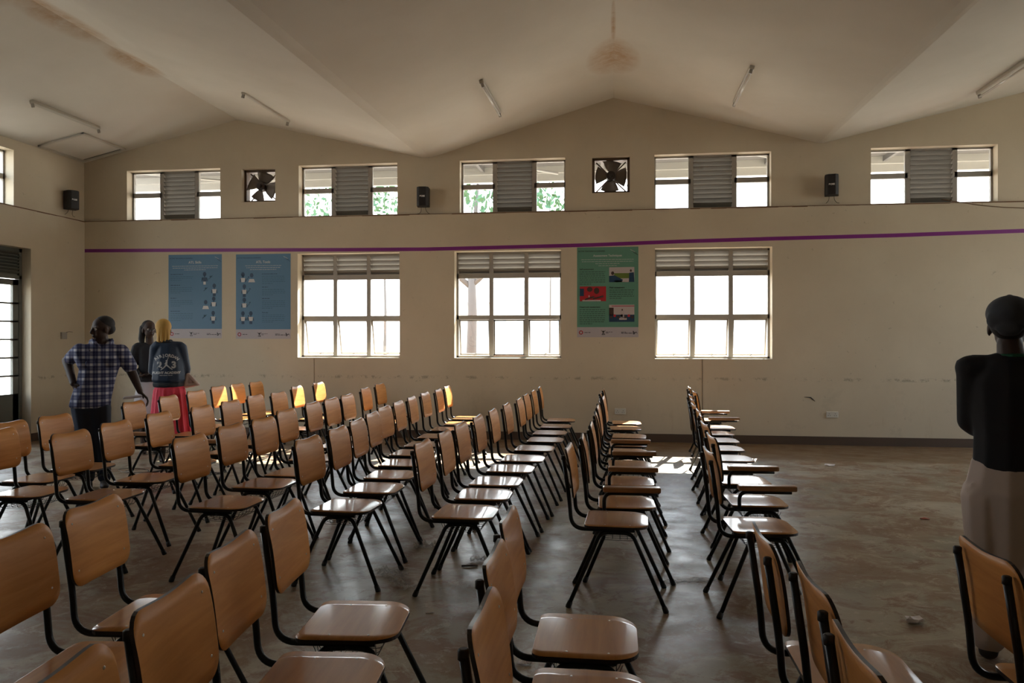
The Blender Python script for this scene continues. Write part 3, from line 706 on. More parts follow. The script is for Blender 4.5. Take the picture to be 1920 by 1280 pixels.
    for grp in figs:
        bm = new()
        for cx, cz, sh, lg, bust in grp: figure(bm, cx, cz, 1.0, sh if sh else 0, 0, lg, bust)
        if kind == 1 and len(grp) == 1:
            cx, cz = grp[0][:2]; sx = cx + .11 if cx < .7 else cx - .16
            disc(bm, X(sx), Z(cz + .03), .016, .014, 2); bm_tube(bm, [f2(X(sx) - .03, Z(cz + .06)), f2(X(sx) + .03, Z(cz + .02))], .003, 4, 2)
            if cx < .7: rect(bm, X(cx) - .02, Z(cz) - .16, .04, .046, 1, f2)
        if kind == 2:
            cx, cz = grp[0][:2]; rect(bm, X(cx + .09), Z(cz + .035), .022, .014, 0); bm_tube(bm, [f2(X(cx + .05), Z(cz + .075)), f2(X(cx + .10), Z(cz + .04))], .003, 4, 2)
        obj('pictogram', bm, ['navy', 'pwhite', 'teal'], e)
    if kind == 3:
        for px, pz, pw, ph, sc in ((.525, .225, .41, .165, 0), (.045, .435, .43, .165, 1), (.525, .64, .41, .19, 2)):
            bm = new(); x, z, w, h = X(px), Z(pz + ph), X(pw), H * ph
            if sc == 0:
                rect(bm, x, z, w, h, 3); rect(bm, x + w * .2, z + h * .25, w * .6, h * .35, 2, f2)
                disc(bm, x + w * .14, z + h * .60, .022, .026, 1, f3); bm_quad(bm, [f3(x, z), f3(x + w * .5, z), f3(x + w * .55, z + h * .15), f3(x + w * .22, z + h * .46), f3(x, z + h * .42)], 4)
                disc(bm, x + w * .86, z + h * .76, .014, .018, 1, f3); bm_quad(bm, [f3(x + w * .78, z), f3(x + w, z), f3(x + w * .98, z + h * .65), f3(x + w * .8, z + h * .62)], 4)
                rect(bm, x + w * .22, z, w * .3, h * .1, 3, f3)
            elif sc == 1:
                rect(bm, x, z, w, h, 0); disc(bm, x + w * .38, z + h * .8, .04, .036, 1, f2); disc(bm, x + w * .64, z + h * .7, .038, .046, 1, f2)
                bm_tube(bm, [f3(x + w * .2, z + h * .12), f3(x + w * .55, z + h * .3)], .011, 6, 1); bm_tube(bm, [f3(x + w * .5, z + h * .15), f3(x + w * .9, z + h * .34)], .011, 6, 1)
                rect(bm, x, z + h * .35, w * .16, h * .5, 4, f2); rect(bm, x + w * .33, z + h * .27, .018, .026, 3, f3); rect(bm, x + w * .1, z, w * .7, h * .09, 3, f3)
            else:
                rect(bm, x, z, w, h, 3); rect(bm, x, z, w, h * .42, 4, f2); rect(bm, x, z + h * .38, w * .18, h * .45, 1, f2)
                disc(bm, x + w * .52, z + h * .70, .010, .013, 1, f3); bm_quad(bm, [f3(x + w * .45, z + h * .25), f3(x + w * .6, z + h * .25), f3(x + w * .58, z + h * .62), f3(x + w * .47, z + h * .62)], 3)
                for q in range(7): disc(bm, x + w * (.08 + .14 * q), z + h * (.28 + .08 * (q % 2)), .019, .02, 0 if q in (1, 5) else 1, f3)
                rect(bm, x + w * .4, z + h * .12, w * .3, h * .1, 3, f3); rect(bm, x + w * .1, z + h * .9, w * .9, h * .04, 0, f2)
            obj('photograph', bm, ['pred', 'pskin', 'pgrass', 'ppale', 'navy'], e)
    bm = new()
    n = 16; cx, cz = X(.065), ft * .47
    for k in range(n):
        a0, a1 = 6.2832 * k / n, 6.2832 * (k + 1) / n; r0, r1 = .017, .030
        bm_quad(bm, [f1(cx + r0 * math.cos(a0), cz + r0 * math.sin(a0)), f1(cx + r1 * math.cos(a0), cz + r1 * math.sin(a0)), f1(cx + r1 * math.cos(a1), cz + r1 * math.sin(a1)), f1(cx + r0 * math.cos(a1), cz + r0 * math.sin(a1))], 1 if (k % 4) else 0)
    obj('round_logo', bm, ['ink', 'pred'], e); bm = new(); words(bm, X(.12), cz - .004, X(.10), .008, 0); obj('logo_text', bm, ['ink'], e); bm = new()
    ax = X(.43); disc(bm, ax, cz + .012, .014, .012, 0)
    for p, q in (((-.02, -.03), (0, 0)), ((.02, -.03), (0, 0)), ((-.03, .03), (-.01, .01)), ((.03, .03), (.01, .01)), ((-.02, -.03), (.02, -.03))): bm_tube(bm, [f2(ax + p[0], cz + p[1]), f2(ax + q[0], cz + q[1])], .003, 4, 0)
    obj('tree_logo', bm, ['ink'], e); bm = new(); words(bm, X(.47), cz + .004, X(.11), .006, 0); words(bm, X(.47), cz - .010, X(.06), .006, 0)
    obj('logo_text', bm, ['ink'], e); bm = new(); words(bm, X(.72), cz + .002, X(.08), .007, 0); words(bm, X(.72), cz - .014, X(.18), .009, 0)
    obj('logo_text', bm, ['ink'], e); bm = new(); bm_text(bm, 'be', X(.945), cz - .004, .062, f1, 0, .003)
    obj('be_logo', bm, ['ink', 'pred'], e)
    return e
poster(316, 416, 477, 634, 1, 'blue teaching poster whose pictograms run down its outer side, next to the room corner')
poster(442.5, 545, 476, 635, 2, 'blue teaching poster with pictograms beside text, next to the window')
poster(1082, 1197, 463, 632, 3, 'green assessment poster with three photographs between two windows')

# speakers
def speaker(loc, rz, label):
    e = empty('wall_speaker', loc, rz); tag(e, label, 'speaker', 'black wall speakers')
    bm = new()
    pro = [(-.09, 0), (.09, 0), (.085, -.13), (.05, -.165), (-.05, -.165), (-.085, -.13)]
    n = len(pro); lo = [bm.verts.new((x, y - .05, -.14)) for x, y in pro]; hi = [bm.verts.new((x, y - .05, .14)) for x, y in pro]
    bm.faces.new(lo); bm.faces.new(hi)
    for k in range(n): bm.faces.new((lo[k], lo[(k + 1) % n], hi[(k + 1) % n], hi[k]))
    bevel(obj('cabinet', bm, 'black', e), .008)
    bm = new(); bm_text(bm, 'BOSE', 0, .0, .032, lambda x, z: (x, -.2165, z), 0, .0015); obj('badge', bm, 'badge', e)
    bm = new(); bm_box(bm, -.035, .035, -.005, -.0002, -.05, .05); bm_tube(bm, [(0, -.004, 0), (0, -.055, 0)], .016, 8); obj('bracket', bm, 'black', e)
    bm = new()
    for s in (-1, 1): bm_tube(bm, fillet([(s * .03, -.10, -.138), (s * .035, -.06, -.19), (s * .07, -.012, -.222), (s * .10, -.012, -.226)], .03, 4), .003, 6)
    obj('speaker_cable', bm, 'rubber', e)
x, z = on_wall(795.5, 375); speaker((x, YF, z + .02), R(6), 'black wall speaker above the blue posters and tape, facing straight out')
x, z = on_wall(1559, 352); speaker((x, YF, z + .01), R(-14), 'black wall speaker between the two clerestory windows farthest from the posters')
y, z = on_left(127, 377); speaker((XL, y, z), R(62), 'black wall speaker near the room corner above the door')

# exhaust fans
def fan(h, label, spin):
    x0, x1, z0, z1 = h; cx, cz = (x0 + x1) / 2, (z0 + z1) / 2; W, H = x1 - x0, z1 - z0; Yf = YF + .12
    e = empty('exhaust_fan', (cx, Yf, cz)); tag(e, label, 'fan', 'square exhaust fans in the wall')
    bm = new(); t_ = .035
    for q in ((-W / 2, -W / 2 + t_, -H / 2, H / 2), (W / 2 - t_, W / 2, -H / 2, H / 2), (-W / 2, W / 2, -H / 2, -H / 2 + t_), (-W / 2, W / 2, H / 2 - t_, H / 2)): bm_box(bm, q[0], q[1], -.03, .09, q[2], q[3])
    obj('housing', bm, 'fanwood', e)
    bm = new(); r = bmesh.ops.create_cone(bm, cap_ends=True, segments=24, radius1=.075, radius2=.065, depth=.10); bmesh.ops.transform(bm, matrix=Matrix.Translation((0, .0, 0)) @ Matrix.Rotation(R(90), 4, 'X'), verts=r['verts'])
    r = bmesh.ops.create_cone(bm, cap_ends=True, segments=16, radius1=.03, radius2=.02, depth=.05); bmesh.ops.transform(bm, matrix=Matrix.Translation((0, -.065, 0)) @ Matrix.Rotation(R(90), 4, 'X'), verts=r['verts'])
    obj('hub', bm, 'hub', e)
    for k in range(4):
        an = spin + k * math.pi / 2; bm = new(); rows = []
        for i in range(6):
            rr = .06 + (.225 - .06) * i / 5; hw = .05 + .095 * (i / 5) ** .8
            rows.append([bm.verts.new(Matrix.Rotation(an, 3, 'Y') @ Vector((hw * s, .02 + .035 * s - .02 * s * s, rr - (.03 * s * s if i == 5 else 0)))) for s in (-1, -.5, 0, .5, 1)])
        for i in range(5):
            for j in range(4): bm.faces.new((rows[i][j], rows[i][j + 1], rows[i + 1][j + 1], rows[i + 1][j])).smooth = True
        b = obj('blade', bm, 'blade', e); s_ = b.modifiers.new('thick', 'SOLIDIFY'); s_.thickness = .003
    for an in (R(45), R(135)):
        bm = new(); v = Vector((math.cos(an) * .3, 0, math.sin(an) * .3)); v.x = max(-W / 2 + .02, min(W / 2 - .02, v.x)); v.z = max(-H / 2 + .02, min(H / 2 - .02, v.z))
        bm_tube(bm, [(-v.x, .07, -v.z), (v.x, .07, v.z)], .010, 6); obj('mounting_bar', bm, 'fanwood', e)
fan(FANS[0], 'square exhaust fan above the blue posters', R(20)); fan(FANS[1], 'square exhaust fan under the central ceiling ridge', R(5))

# sockets and switch
def socket(u, v, label):
    x, z = on_wall(u, v, YW); e = empty('wall_socket', (x, YW, z)); tag(e, label, 'socket', 'double wall sockets')
    bm = new(); bm_box(bm, -.078, .078, -.012, -.0002, -.043, .043); bevel(obj('plate', bm, 'socket', e), .004)
    bm = new()
    for s in (-1, 1):
        for dx, dz in ((0, .012), (-.012, -.012), (.012, -.012)): bm_box(bm, s * .04 + dx - .004, s * .04 + dx + .004, -.0135, -.0118, dz - .004, dz + .004)
    obj('pin_holes', bm, 'dark', e)
    for s in (-1, 1):
        bm = new(); bm_box(bm, s * .04 - .007, s * .04 + .007, -.015, -.0118, .024, .036); obj('rocker', bm, 'socket', e)
socket(1163, 771, 'white double socket low on the wall below the green poster'); socket(1560, 777, 'white double socket low on the bare wall beside the open floor')
y, z = on_left(118, 629, XL + STEP)
e = empty('switch_box', (XL + STEP, y, z)); tag(e, 'small grey switch box on the wall between door and corner', 'switch')
bm = new(); bm_box(bm, .0002, .03, -.055, .055, -.05, .05); bevel(obj('box', bm, 'frame', e), .004)
bm = new(); bm_tube(bm, fillet([(.01, .03, .045), (.02, .10, .06), (.006, .2, .055)], .03, 4), .003, 6); obj('wire', bm, 'rubber', e)
# loose cable on the wall
bm = new(); cp = []
for u, v in ((1765, 374), (1800, 379), (1840, 385), (1880, 388.5), (1920, 390), (1990, 388)):
    x, z = on_wall(u, v, YW); cp.append((x, YW - .006, z))
bm_tube(bm, cp, .005, 6); tag(obj('wall_cable', bm, 'dustline'), 'thin brown cable sagging on the wall below the end clerestory window', 'cable')
# thin conduit lines beneath the windows
for u, v0, v1, l in ((1317, 673, 812, 'beneath the window beside the green poster'), (589, 672, 745, 'beneath the window beside the blue posters')):
    x, za = on_wall(u, v0, YW); zb = on_wall(u, v1, YW)[1]
    bm = new(); bm_tube(bm, [(x, YW - .002, za), (x, YW - .002, zb)], .003, 5); tag(obj('wall_wire', bm, 'skirting'), 'thin dark wire running down the wall ' + l, 'wire')
bm = new(); a = on_wall(1520, 745, YW); b = on_wall(1528, 752, YW); c = on_wall(1508, 744, YW)
bm_tube(bm, [(c[0], YW - .004, c[1]), (a[0], YW - .006, a[1]), (b[0], YW - .003, b[1])], [.002, .006, .003], 6); tag(obj('wall_hook', bm, 'dark'), 'small bent dark hook stuck on the bare wall', 'hook')

# ceiling lights
def ceil_plane(x):
    # interpolated over the front profile
    P = [(a, b) for a, b in fr]
    for (a, za), (b, zb) in zip(P, P[1:]):
        if a <= x <= b: return za + (zb - za) * (x - a) / (b - a), math.atan2(zb - za, b - a)
    return 4.2, 0
def on_ceiling(u, v):
    d = dirxy(u); lo, hi = 0.5, 40
    for _ in range(60):
        m_ = (lo + hi) / 2; z = CAM_H + (HOR - v) / F * m_
        if z > ceil_plane(d.x * m_)[0]: hi = m_
        else: lo = m_
    return Vector((d.x * lo, d.y * lo, CAM_H + (HOR - v) / F * lo))
def tube_light(u0, v0, u1, v1, label, tube=True):
    p, q = on_ceiling(u0, v0), on_ceiling(u1, v1); mid = (p + q) / 2; zc, sl = ceil_plane(mid.x); L = 1.24
    e = empty('tube_light', (mid.x, mid.y, zc)); dv = (q - p); e.rotation_euler = (0, -sl, 0)
    ang = math.atan2(-dv.x, dv.y); ang = ang * .5
    e.rotation_euler = (Matrix.Rotation(-sl, 4, 'Y') @ Matrix.Rotation(ang, 4, 'Z')).to_euler(); tag(e, label, 'light', 'unlit ceiling tube lights')
    bm = new(); bm_box(bm, -.028, .028, -L / 2, L / 2, -.045, -.0005); bevel(obj('batten', bm, 'fitting', e), .006)
    for s in (-1, 1):
        bm = new(); bm_box(bm, -.016, .016, s * (L / 2 - .012) - .010, s * (L / 2 - .012) + .010, -.092, -.045); obj('lamp_holder', bm, 'cap', e)
    if tube: bm = new(); bm_tube(bm, [(0, -L / 2 + .02, -.075), (0, L / 2 - .02, -.075)], .013, 10); obj('tube', bm, 'tube', e)
tube_light(899, 148, 937, 208, 'unlit tube light on the near-centre ceiling slope above the middle window')
tube_light(1411, 121, 1379, 188, 'unlit tube light on the ceiling slope above the window beside the green poster')
tube_light(1921, 112, 1845, 163, 'unlit tube light above the clerestory window farthest from the door')
tube_light(453, 168, 545, 225, 'unlit tube light above the clerestory window nearest the blue posters', False)
tube_light(55, 187, 187, 238, 'bare tube fitting on the slope nearest the door corner', False)
# roof hatch in the corner
cs = [on_ceiling(u, v) for u, v in ((117, 291), (178, 270), (224, 287), (156, 304))]
x0, x1, y0, y1 = XL + .05, XL + .78, 9.95, 10.9
e = empty('ceiling_hatch', ((x0 + x1) / 2, (y0 + y1) / 2, 0)); xm, ym_ = (x0 + x1) / 2, (y0 + y1) / 2
zc, sl = ceil_plane(xm); e.location.z = zc - .002; e.rotation_euler = (0, -sl, 0); tag(e, 'square roof hatch in the ceiling corner above the speaker', 'hatch')
w, h = (x1 - x0) / 2, (y1 - y0) / 2
bm = new()
for q in ((-w, -w + .04, -h, h), (w - .04, w, -h, h), (-w, w, -h, -h + .04), (-w, w, h - .04, h)): bm_box(bm, q[0], q[1], q[2], q[3], -.022, -.0005)
obj('hatch_frame', bm, 'fitting', e)
bm = new(); bm_box(bm, -w + .045, w - .045, -h + .045, h - .075, -.014, -.002); obj('hatch_board', bm, 'ceiling', e)
bm = new(); bm_box(bm, -w + .045, w - .045, h - .07, h - .045, -.010, -.006); obj('hatch_gap', bm, 'dark', e)

# ------------------------------------------------------------------ litter on the floor
M['paper'] = mat('crumpled paper', (0.85, 0.80, 0.80), 0.7); M['pink'] = mat('pink wrapper', (0.55, 0.18, 0.15), 0.5); M['stick'] = mat('dark stick', (0.06, 0.035, 0.02), 0.8)
m = mat('thin clear plastic', (0.6, 0.58, 0.55), 0.12); m.node_tree.nodes['Principled BSDF'].inputs['Alpha'].default_value = 0.22; M['plastic'] = m
def crumple(name, u, v, rx, ry, h, m_, label, cat, n=3, seed=1):
    rnd = random.Random(seed); p = on_height(u, v, 0.0); bm = new(); r = bmesh.ops.create_icosphere(bm, subdivisions=n, radius=1.0)
    for q in bm.verts:
        k = 1 + rnd.uniform(-.42, .42); q.co = Vector((q.co.x * rx * k, q.co.y * ry * k, max(0.001, (q.co.z + .75) * h * k * .6)))
    return tag(obj(name, bm, m_, loc=(p.x, p.y, 0.0)), label, cat)
def sheet(name, u, v, w, l, rz, m_, label, cat, seed=1, hgt=.025):
    rnd = random.Random(seed); p = on_height(u, v, 0.0); bm = new(); N = 14; G = []
    for i in range(N + 1):
        G.append([bm.verts.new(((i / N - .5) * w + rnd.uniform(-.4, .4) * w / N, (j / N - .5) * l * (1 - .4 * abs(math.sin(i * 1.3 + seed))) + rnd.uniform(-.4, .4) * l / N, .004 + abs(rnd.gauss(0, 1)) * hgt * .6)) for j in range(N + 1)])
    for i in range(N):
        for j in range(N): bm.faces.new((G[i][j], G[i + 1][j], G[i + 1][j + 1], G[i][j + 1]))
    return tag(obj(name, bm, m_, loc=(p.x, p.y, 0), rot=(0, 0, R(rz))), label, cat)
crumple('crumpled_paper', 1713, 1167, .040, .034, .030, 'paper', 'crumpled white paper ball on the open floor before the person', 'paper', 2, 4)
crumple('paper_scrap', 1556, 873, .05, .03, .022, 'paper', 'white paper scrap on the floor near the wall socket', 'paper', 1, 5)
crumple('pink_wrapper', 1733, 973, .045, .018, .012, 'pink', 'small pink wrapper on the open floor', 'wrapper', 1, 6)
sheet('plastic_wrap', 730, 1078, .22, .17, -30, 'plastic', 'clear plastic wrap on the floor touching a front chair foot', 'plastic', 3)
sheet('plastic_wrap', 752, 1098, .18, .10, -40, 'plastic', 'trailing strip of clear plastic against the chair foot', 'plastic', 4)
sheet('plastic_wrap', 798, 1027, .16, .12, 20, 'plastic', 'small clear plastic scrap under the third-row chair seat', 'plastic', 5)
sheet('plastic_wrap', 905, 1052, .16, .08, 10, 'plastic', 'clear plastic beside the dark stick on the aisle floor', 'plastic', 6)
sheet('plastic_wrap', 1290, 1090, .34, .10, 15, 'plastic', 'flat clear film on the floor between the first two rows', 'plastic', 7, .008)
sheet('paper_scrap', 984, 1245, .06, .035, 10, 'paper', 'torn white paper scrap beneath the central near chairs', 'paper', 8, .008)
p = on_height(880, 1063, 0); bm = new(); bm_tube(bm, [(-.05, 0, .006), (0, .004, .009), (.05, .02, .006)], .006, 6); tag(obj('stick', bm, 'stick', loc=p), 'short dark stick on the floor of the cross aisle', 'stick')
p = on_height(805, 1150, 0); bm = new(); bm_tube(bm, [(-.02, 0, .003), (.02, .015, .003)], .003, 5); tag(obj('straw', bm, 'paper', loc=p), 'tiny pale straw on the aisle floor', 'straw')
# tangle of thin wire on the floor
p = on_height(330, 893, 0); bm = new(); rnd = random.Random(3); pts = []
for i in range(150):
    a = i * .52; r_ = .10 + .12 * math.sin(i * .37); pts.append((a * .0 + (i / 150 - .5) * 1.0 + r_ * math.cos(a), .16 * math.sin(a) + rnd.uniform(-.02, .02), .012 + .05 * abs(math.sin(i * .23))))
bm_tube(bm, fillet(pts, .03, 2), .0028, 5); tag(obj('wire_tangle', bm, 'wire', loc=p), 'tangle of thin dark wire on the floor under the chair rows', 'wire')

# ------------------------------------------------------------------ people
def blob(name, prims, mats, parent, voxel=.012, smooth=4, sub=3):
    bm = new()
    for p in prims:
        tmp = new()
        if p[0] == 'e':     # ellipsoid: centre, radii, euler
            _, c, r = p[:3]; rot = Euler([R(a) for a in p[3]]).to_matrix().to_4x4() if len(p) > 3 else Matrix()
            bmesh.ops.create_icosphere(tmp, subdivisions=sub, radius=1.0); tmp.transform(Matrix.Translation(c) @ rot @ Matrix.Diagonal((*r, 1)))
        else:               # hull of ellipsoids: chain of (centre, radii)
            for (c0, r0), (c1, r1) in zip(p[1], p[1][1:]):
                t2 = new()
                for c, r in ((c0, r0), (c1, r1)):
                    r = (r, r, r) if isinstance(r, (int, float)) else r
                    q = bmesh.ops.create_icosphere(t2, subdivisions=2, radius=1.0); bmesh.ops.transform(t2, matrix=Matrix.Translation(c) @ Matrix.Diagonal((*r, 1)), verts=q['verts'])
                h = bmesh.ops.convex_hull(t2, input=t2.verts)
                bmesh.ops.delete(t2, geom=list({g for g in h['geom_interior'] if isinstance(g, bmesh.types.BMVert)} | {g for g in h['geom_unused'] if isinstance(g, bmesh.types.BMVert)}), context='VERTS')
                me_ = bpy.data.meshes.new('x'); t2.to_mesh(me_); t2.free(); tmp.from_mesh(me_); bpy.data.meshes.remove(me_)
        me_ = bpy.data.meshes.new('x'); tmp.to_mesh(me_); tmp.free(); bm.from_mesh(me_); bpy.data.meshes.remove(me_)
    me = bpy.data.meshes.new('x'); bm.to_mesh(me); bm.free(); o = bpy.data.objects.new('x', me); C.objects.link(o)
    m1 = o.modifiers.new('r', 'REMESH'); m1.mode = 'VOXEL'; m1.voxel_size = voxel; m1.use_smooth_shade = True
    m2 = o.modifiers.new('s', 'SMOOTH'); m2.iterations = smooth; m2.factor = .5
    dg = bpy.context.evaluated_depsgraph_get(); res = bpy.data.meshes.new_from_object(o.evaluated_get(dg)); bpy.data.objects.remove(o)
    res.materials.clear()
    for m_ in (mats if isinstance(mats, list) else [mats]): res.materials.append(M[m_])
    for f in res.polygons: f.use_smooth = True
    res.name = name; ob = bpy.data.objects.new(name, res); C.objects.link(ob); ob.parent = parent; return ob
M['skin'] = mat('dark brown skin', (0.040, 0.019, 0.012), 0.6); M['hair'] = mat('black hair', (0.008, 0.007, 0.007), 0.7)
M['eye'] = mat('eye white', (0.5, 0.47, 0.43), 0.3); M['lip'] = mat('lips', (0.07, 0.025, 0.02), 0.45)
M['jeans'] = mat('dark blue denim', (0.012, 0.02, 0.042), 0.8); M['shoe'] = mat('dark shoe', (0.03, 0.022, 0.018), 0.6); M['sole'] = mat('light shoe sole', (0.4, 0.38, 0.35), 0.6)
M['blazer'] = mat('black blazer cloth', (0.010, 0.010, 0.014), 0.8); M['white'] = mat('white skirt cloth', (0.50, 0.47, 0.50), 0.8)
M['yellow'] = mat('mustard headscarf cloth', (0.50, 0.29, 0.065), 0.7); M['jacket'] = mat('navy satin jacket', (0.010, 0.026, 0.058), 0.6); M['rib'] = mat('charcoal ribbed hem', (0.02, 0.023, 0.03), 0.8)
M['red'] = mat('coral red skirt cloth', (0.70, 0.045, 0.085), 0.75); M['bag'] = mat('beige shoulder bag', (0.55, 0.41, 0.35), 0.7); M['print'] = mat('grey white print', (0.45, 0.45, 0.45), 0.7)
M['greycap'] = mat('grey cap cloth', (0.055, 0.062, 0.078), 0.85); M['blacktop'] = mat('black knit top', (0.006, 0.006, 0.008), 0.85); M['pants'] = mat('beige trousers', (0.52, 0.43, 0.38), 0.85); M['scarfgreen'] = mat('green collar', (0.01, 0.10, 0.05), 0.8)
m = mat('blue and white plaid cotton', (0.02, 0.025, 0.08), 0.8); t = NT(m); c = t.coord()
def band(sock, per, w, off=0.0):
    return t.math('LESS_THAN', t.math('FRACT', t.math('ADD', t.math('DIVIDE', sock, per), off)), w)
xyz = t.sep(c); bx = band(xyz[0], .068, .36, .1); bz = band(xyz[2], .070, .34)
thin = t.math('MULTIPLY', t.math('MAXIMUM', band(xyz[0], .068, .08, .42), band(xyz[2], .070, .06, .4)), .2)
s_ = t.math('ADD', t.math('MULTIPLY', t.math('ADD', bx, bz), .5), thin, clamp=True)
t.base(t.ramp(s_, [(0.0, (0.016, 0.02, 0.075)), (0.5, (0.12, 0.13, 0.22)), (1.0, (0.52, 0.52, 0.58))])); M['plaid'] = m

def hand(w, d, n, s=1.0, curl=.5, mirror=1, thumb=1):
    """palm chain + five bent fingers; w wrist, d direction to the knuckles, n palm normal"""
    w = Vector(w); d = Vector(d).normalized(); n = Vector(n); n = (n - d * n.dot(d)).normalized(); b = d.cross(n) * mirror; out = []
    k = w + d * .085 * s
    out.append(('c', [(w + b * o_ * s, .013 * s) if 0 else (w + b * o_ * s * .6, .014 * s) for o_ in (-.02, .02)]))
    for o_ in (-.030, -.010, .010, .030): out.append(('c', [(w + b * o_ * .6 * s, .013 * s), (k + b * o_ * s, .011 * s)]))
    for o_, L in ((-.033, .060), (-.011, .074), (.011, .080), (.033, .070)):
        p0 = k + b * o_ * s; d1 = (d + n * curl * .6).normalized(); d2 = (d + n * curl * 1.8).normalized(); d3 = (d + n * curl * 4).normalized()
        p1 = p0 + d1 * L * .45 * s; p2 = p1 + d2 * L * .32 * s; p3 = p2 + d3 * L * .25 * s
        out.append(('c', [(p0, .0095 * s), (p1, .0088 * s), (p2, .008 * s), (p3, .007 * s)]))
    q = w + b * .026 * thumb * s + d * .02 * s; q1 = q + (d * .6 + b * .8 * thumb + n * .3).normalized() * .035 * s; q2 = q1 + (d + n * .6).normalized() * .03 * s
    out.append(('c', [(q, .013 * s), (q1, .0105 * s), (q2, .008 * s)])); return out
def head_prims(c, yaw, s=1.0, pitch=0, jaw=1.0):
    """skull, jaw, nose, lips, ears, brow; face looks along local -Y turned by yaw (deg, +ve = to image left)"""
    c = Vector(c); Rm = Matrix.Rotation(R(-yaw), 3, 'Z') @ Matrix.Rotation(R(pitch), 3, 'X'); T = lambda x, y, z: c + Rm @ Vector((x, y, z)) * s
    ea = (0, 0, -yaw)
    P = [('e', T(0, .012, .03), (.077 * s, .096 * s, .090 * s), ea), ('e', T(0, -.022, -.035), (.060 * s * jaw, .066 * s, .075 * s), ea), ('e', T(0, -.052, -.085), (.030 * s, .026 * s, .024 * s), ea),
         ('c', [(T(0, -.082, .010), .012 * s), (T(0, -.100, -.026), .015 * s)]), ('e', T(0, -.088, -.030), (.024 * s, .014 * s, .012 * s), ea),
         ('e', T(0, -.084, -.056), (.025 * s, .014 * s, .008 * s), ea), ('e', T(0, -.080, -.067), (.022 * s, .014 * s, .008 * s), ea),
         ('c', [(T(-.045, -.066, .022), .012 * s), (T(0, -.082, .024), .011 * s), (T(.045, -.066, .022), .012 * s)]),
         ('e', T(.078, .005, -.012), (.010 * s, .020 * s, .032 * s), ea), ('e', T(-.078, .005, -.012), (.010 * s, .020 * s, .032 * s), ea)]
    return P, T
def eyes(T, parent, s=1.0):
    bm = new()
    for x in (-.032, .032):
        r = bmesh.ops.create_uvsphere(bm, u_segments=12, v_segments=8, radius=.0125 * s); bmesh.ops.translate(bm, vec=T(x, -.072, .004), verts=r['verts'])
        n_ = len(bm.faces); r = bmesh.ops.create_uvsphere(bm, u_segments=8, v_segments=6, radius=.0065 * s); bmesh.ops.translate(bm, vec=T(x, -.0805, .004), verts=r['verts'])
        for f in {f for v in r['verts'] for f in v.link_faces}: f.material_index = 1
    for f in bm.faces: f.smooth = True
    return obj('eyes', bm, ['eye', 'hair'], parent)

# --- man in the plaid shirt
zc_ = 7.5; d_ = dirxy(185); man = empty('person', (d_.x * zc_, d_.y * zc_, 0), math.atan2(-d_.x, d_.y)); tag(man, 'man in blue plaid short-sleeved shirt and jeans leaning on a chair back', 'person')
hp, T = head_prims((.03, 0, 1.545), 68, 1.03, 4)
body = hp + [('c', [((.03, .02, 1.46), (.058, .062, .06)), ((.02, .02, 1.36), (.066, .066, .05))]),
    ('c', [((.0, .02, 1.34), (.15, .09, .05)), ((-.02, .02, 1.05), (.13, .09, .08)), ((-.07, .02, .86), (.14, .10, .08))]),
    ('c', [((-.165, .02, 1.335), .052), ((-.275, .19, 1.235), .045), ((-.255, .13, 1.17), .042), ((-.215, .0, 1.02), .031)]),
    ('c', [((.205, .02, 1.325), .054), ((.285, .02, 1.13), .046), ((.315, .0, 1.06), .043), ((.365, -.03, .925), .030)]),
    ('c', [((-.14, .03, .84), .09), ((-.10, .03, .45), .06), ((-.09, .05, .08), .04)]), ('c', [((.0, .02, .84), .09), ((.03, .0, .45), .06), ((.05, .0, .08), .04)])]
body += hand((-.215, .0, 1.02), (.25, -.1, -.6), (.6, .3, 0), 1.0, .35) + hand((.365, -.03, .925), (.5, -.05, -.55), (-.3, 0, -.8), 1.05, .8)
blob('body', body, 'skin', man, .0065, 2)
eyes(T, man, 1.0)
blob('hair', [('e', T(0, .026, .048), (.081, .096, .082), (0, 0, -68)), ('e', T(0, .06, .0), (.070, .060, .06), (0, 0, -68))], 'hair', man, .007, 3)
blob('shirt', [('c', [((-.155, .02, 1.345), (.062, .075, .055)), ((.18, .02, 1.335), (.066, .08, .06))]), ('c', [((.02, .02, 1.35), (.125, .10, .07)), ((.02, .02, 1.22), (.185, .115, .10)), ((-.02, .02, 1.05), (.175, .115, .10)), ((-.065, .02, .87), (.185, .125, .07)), ((-.075, .02, .80), (.19, .13, .04))]),
    ('c', [((-.16, .02, 1.335), .074), ((-.235, .13, 1.26), .066)]), ('c', [((-.15, .0, 1.32), .075), ((-.10, .01, 1.22), .095)]), ('c', [((.195, .02, 1.325), .075), ((.275, .02, 1.175), .070)]), ('c', [((-.04, .03, 1.425), (.05, .06, .03)), ((.09, .03, 1.425), (.05, .06, .03))])], 'plaid', man, .010, 7)
blob('collar', [('c', [((.03, -.075, 1.345), (.012, .008, .012)), ((-.03, -.07, 1.405), (.022, .012, .018)), ((-.055, .0, 1.44), (.014, .03, .016))]), ('c', [((.03, -.075, 1.345), (.012, .008, .012)), ((.09, -.07, 1.405), (.022, .012, .018)), ((.115, .0, 1.44), (.014, .03, .016))])], 'plaid', man, .006, 1)
for x in (-.07, .12):
    blob('chest_pocket', [('e', (x, -.105, 1.215), (.045, .012, .045)), ('e', (x, -.112, 1.25), (.047, .010, .014))], 'plaid', man, .006, 1)
blob('jeans', [('c', [((-.07, .02, .86), (.165, .11, .06)), ((-.07, .02, .78), (.17, .11, .07))]), ('c', [((-.14, .03, .78), .105), ((-.105, .03, .45), .078), ((-.09, .05, .10), .062)]), ('c', [((.01, .02, .78), .105), ((.03, .0, .45), .078), ((.05, .0, .10), .062)])], 'jeans', man, .011, 3)
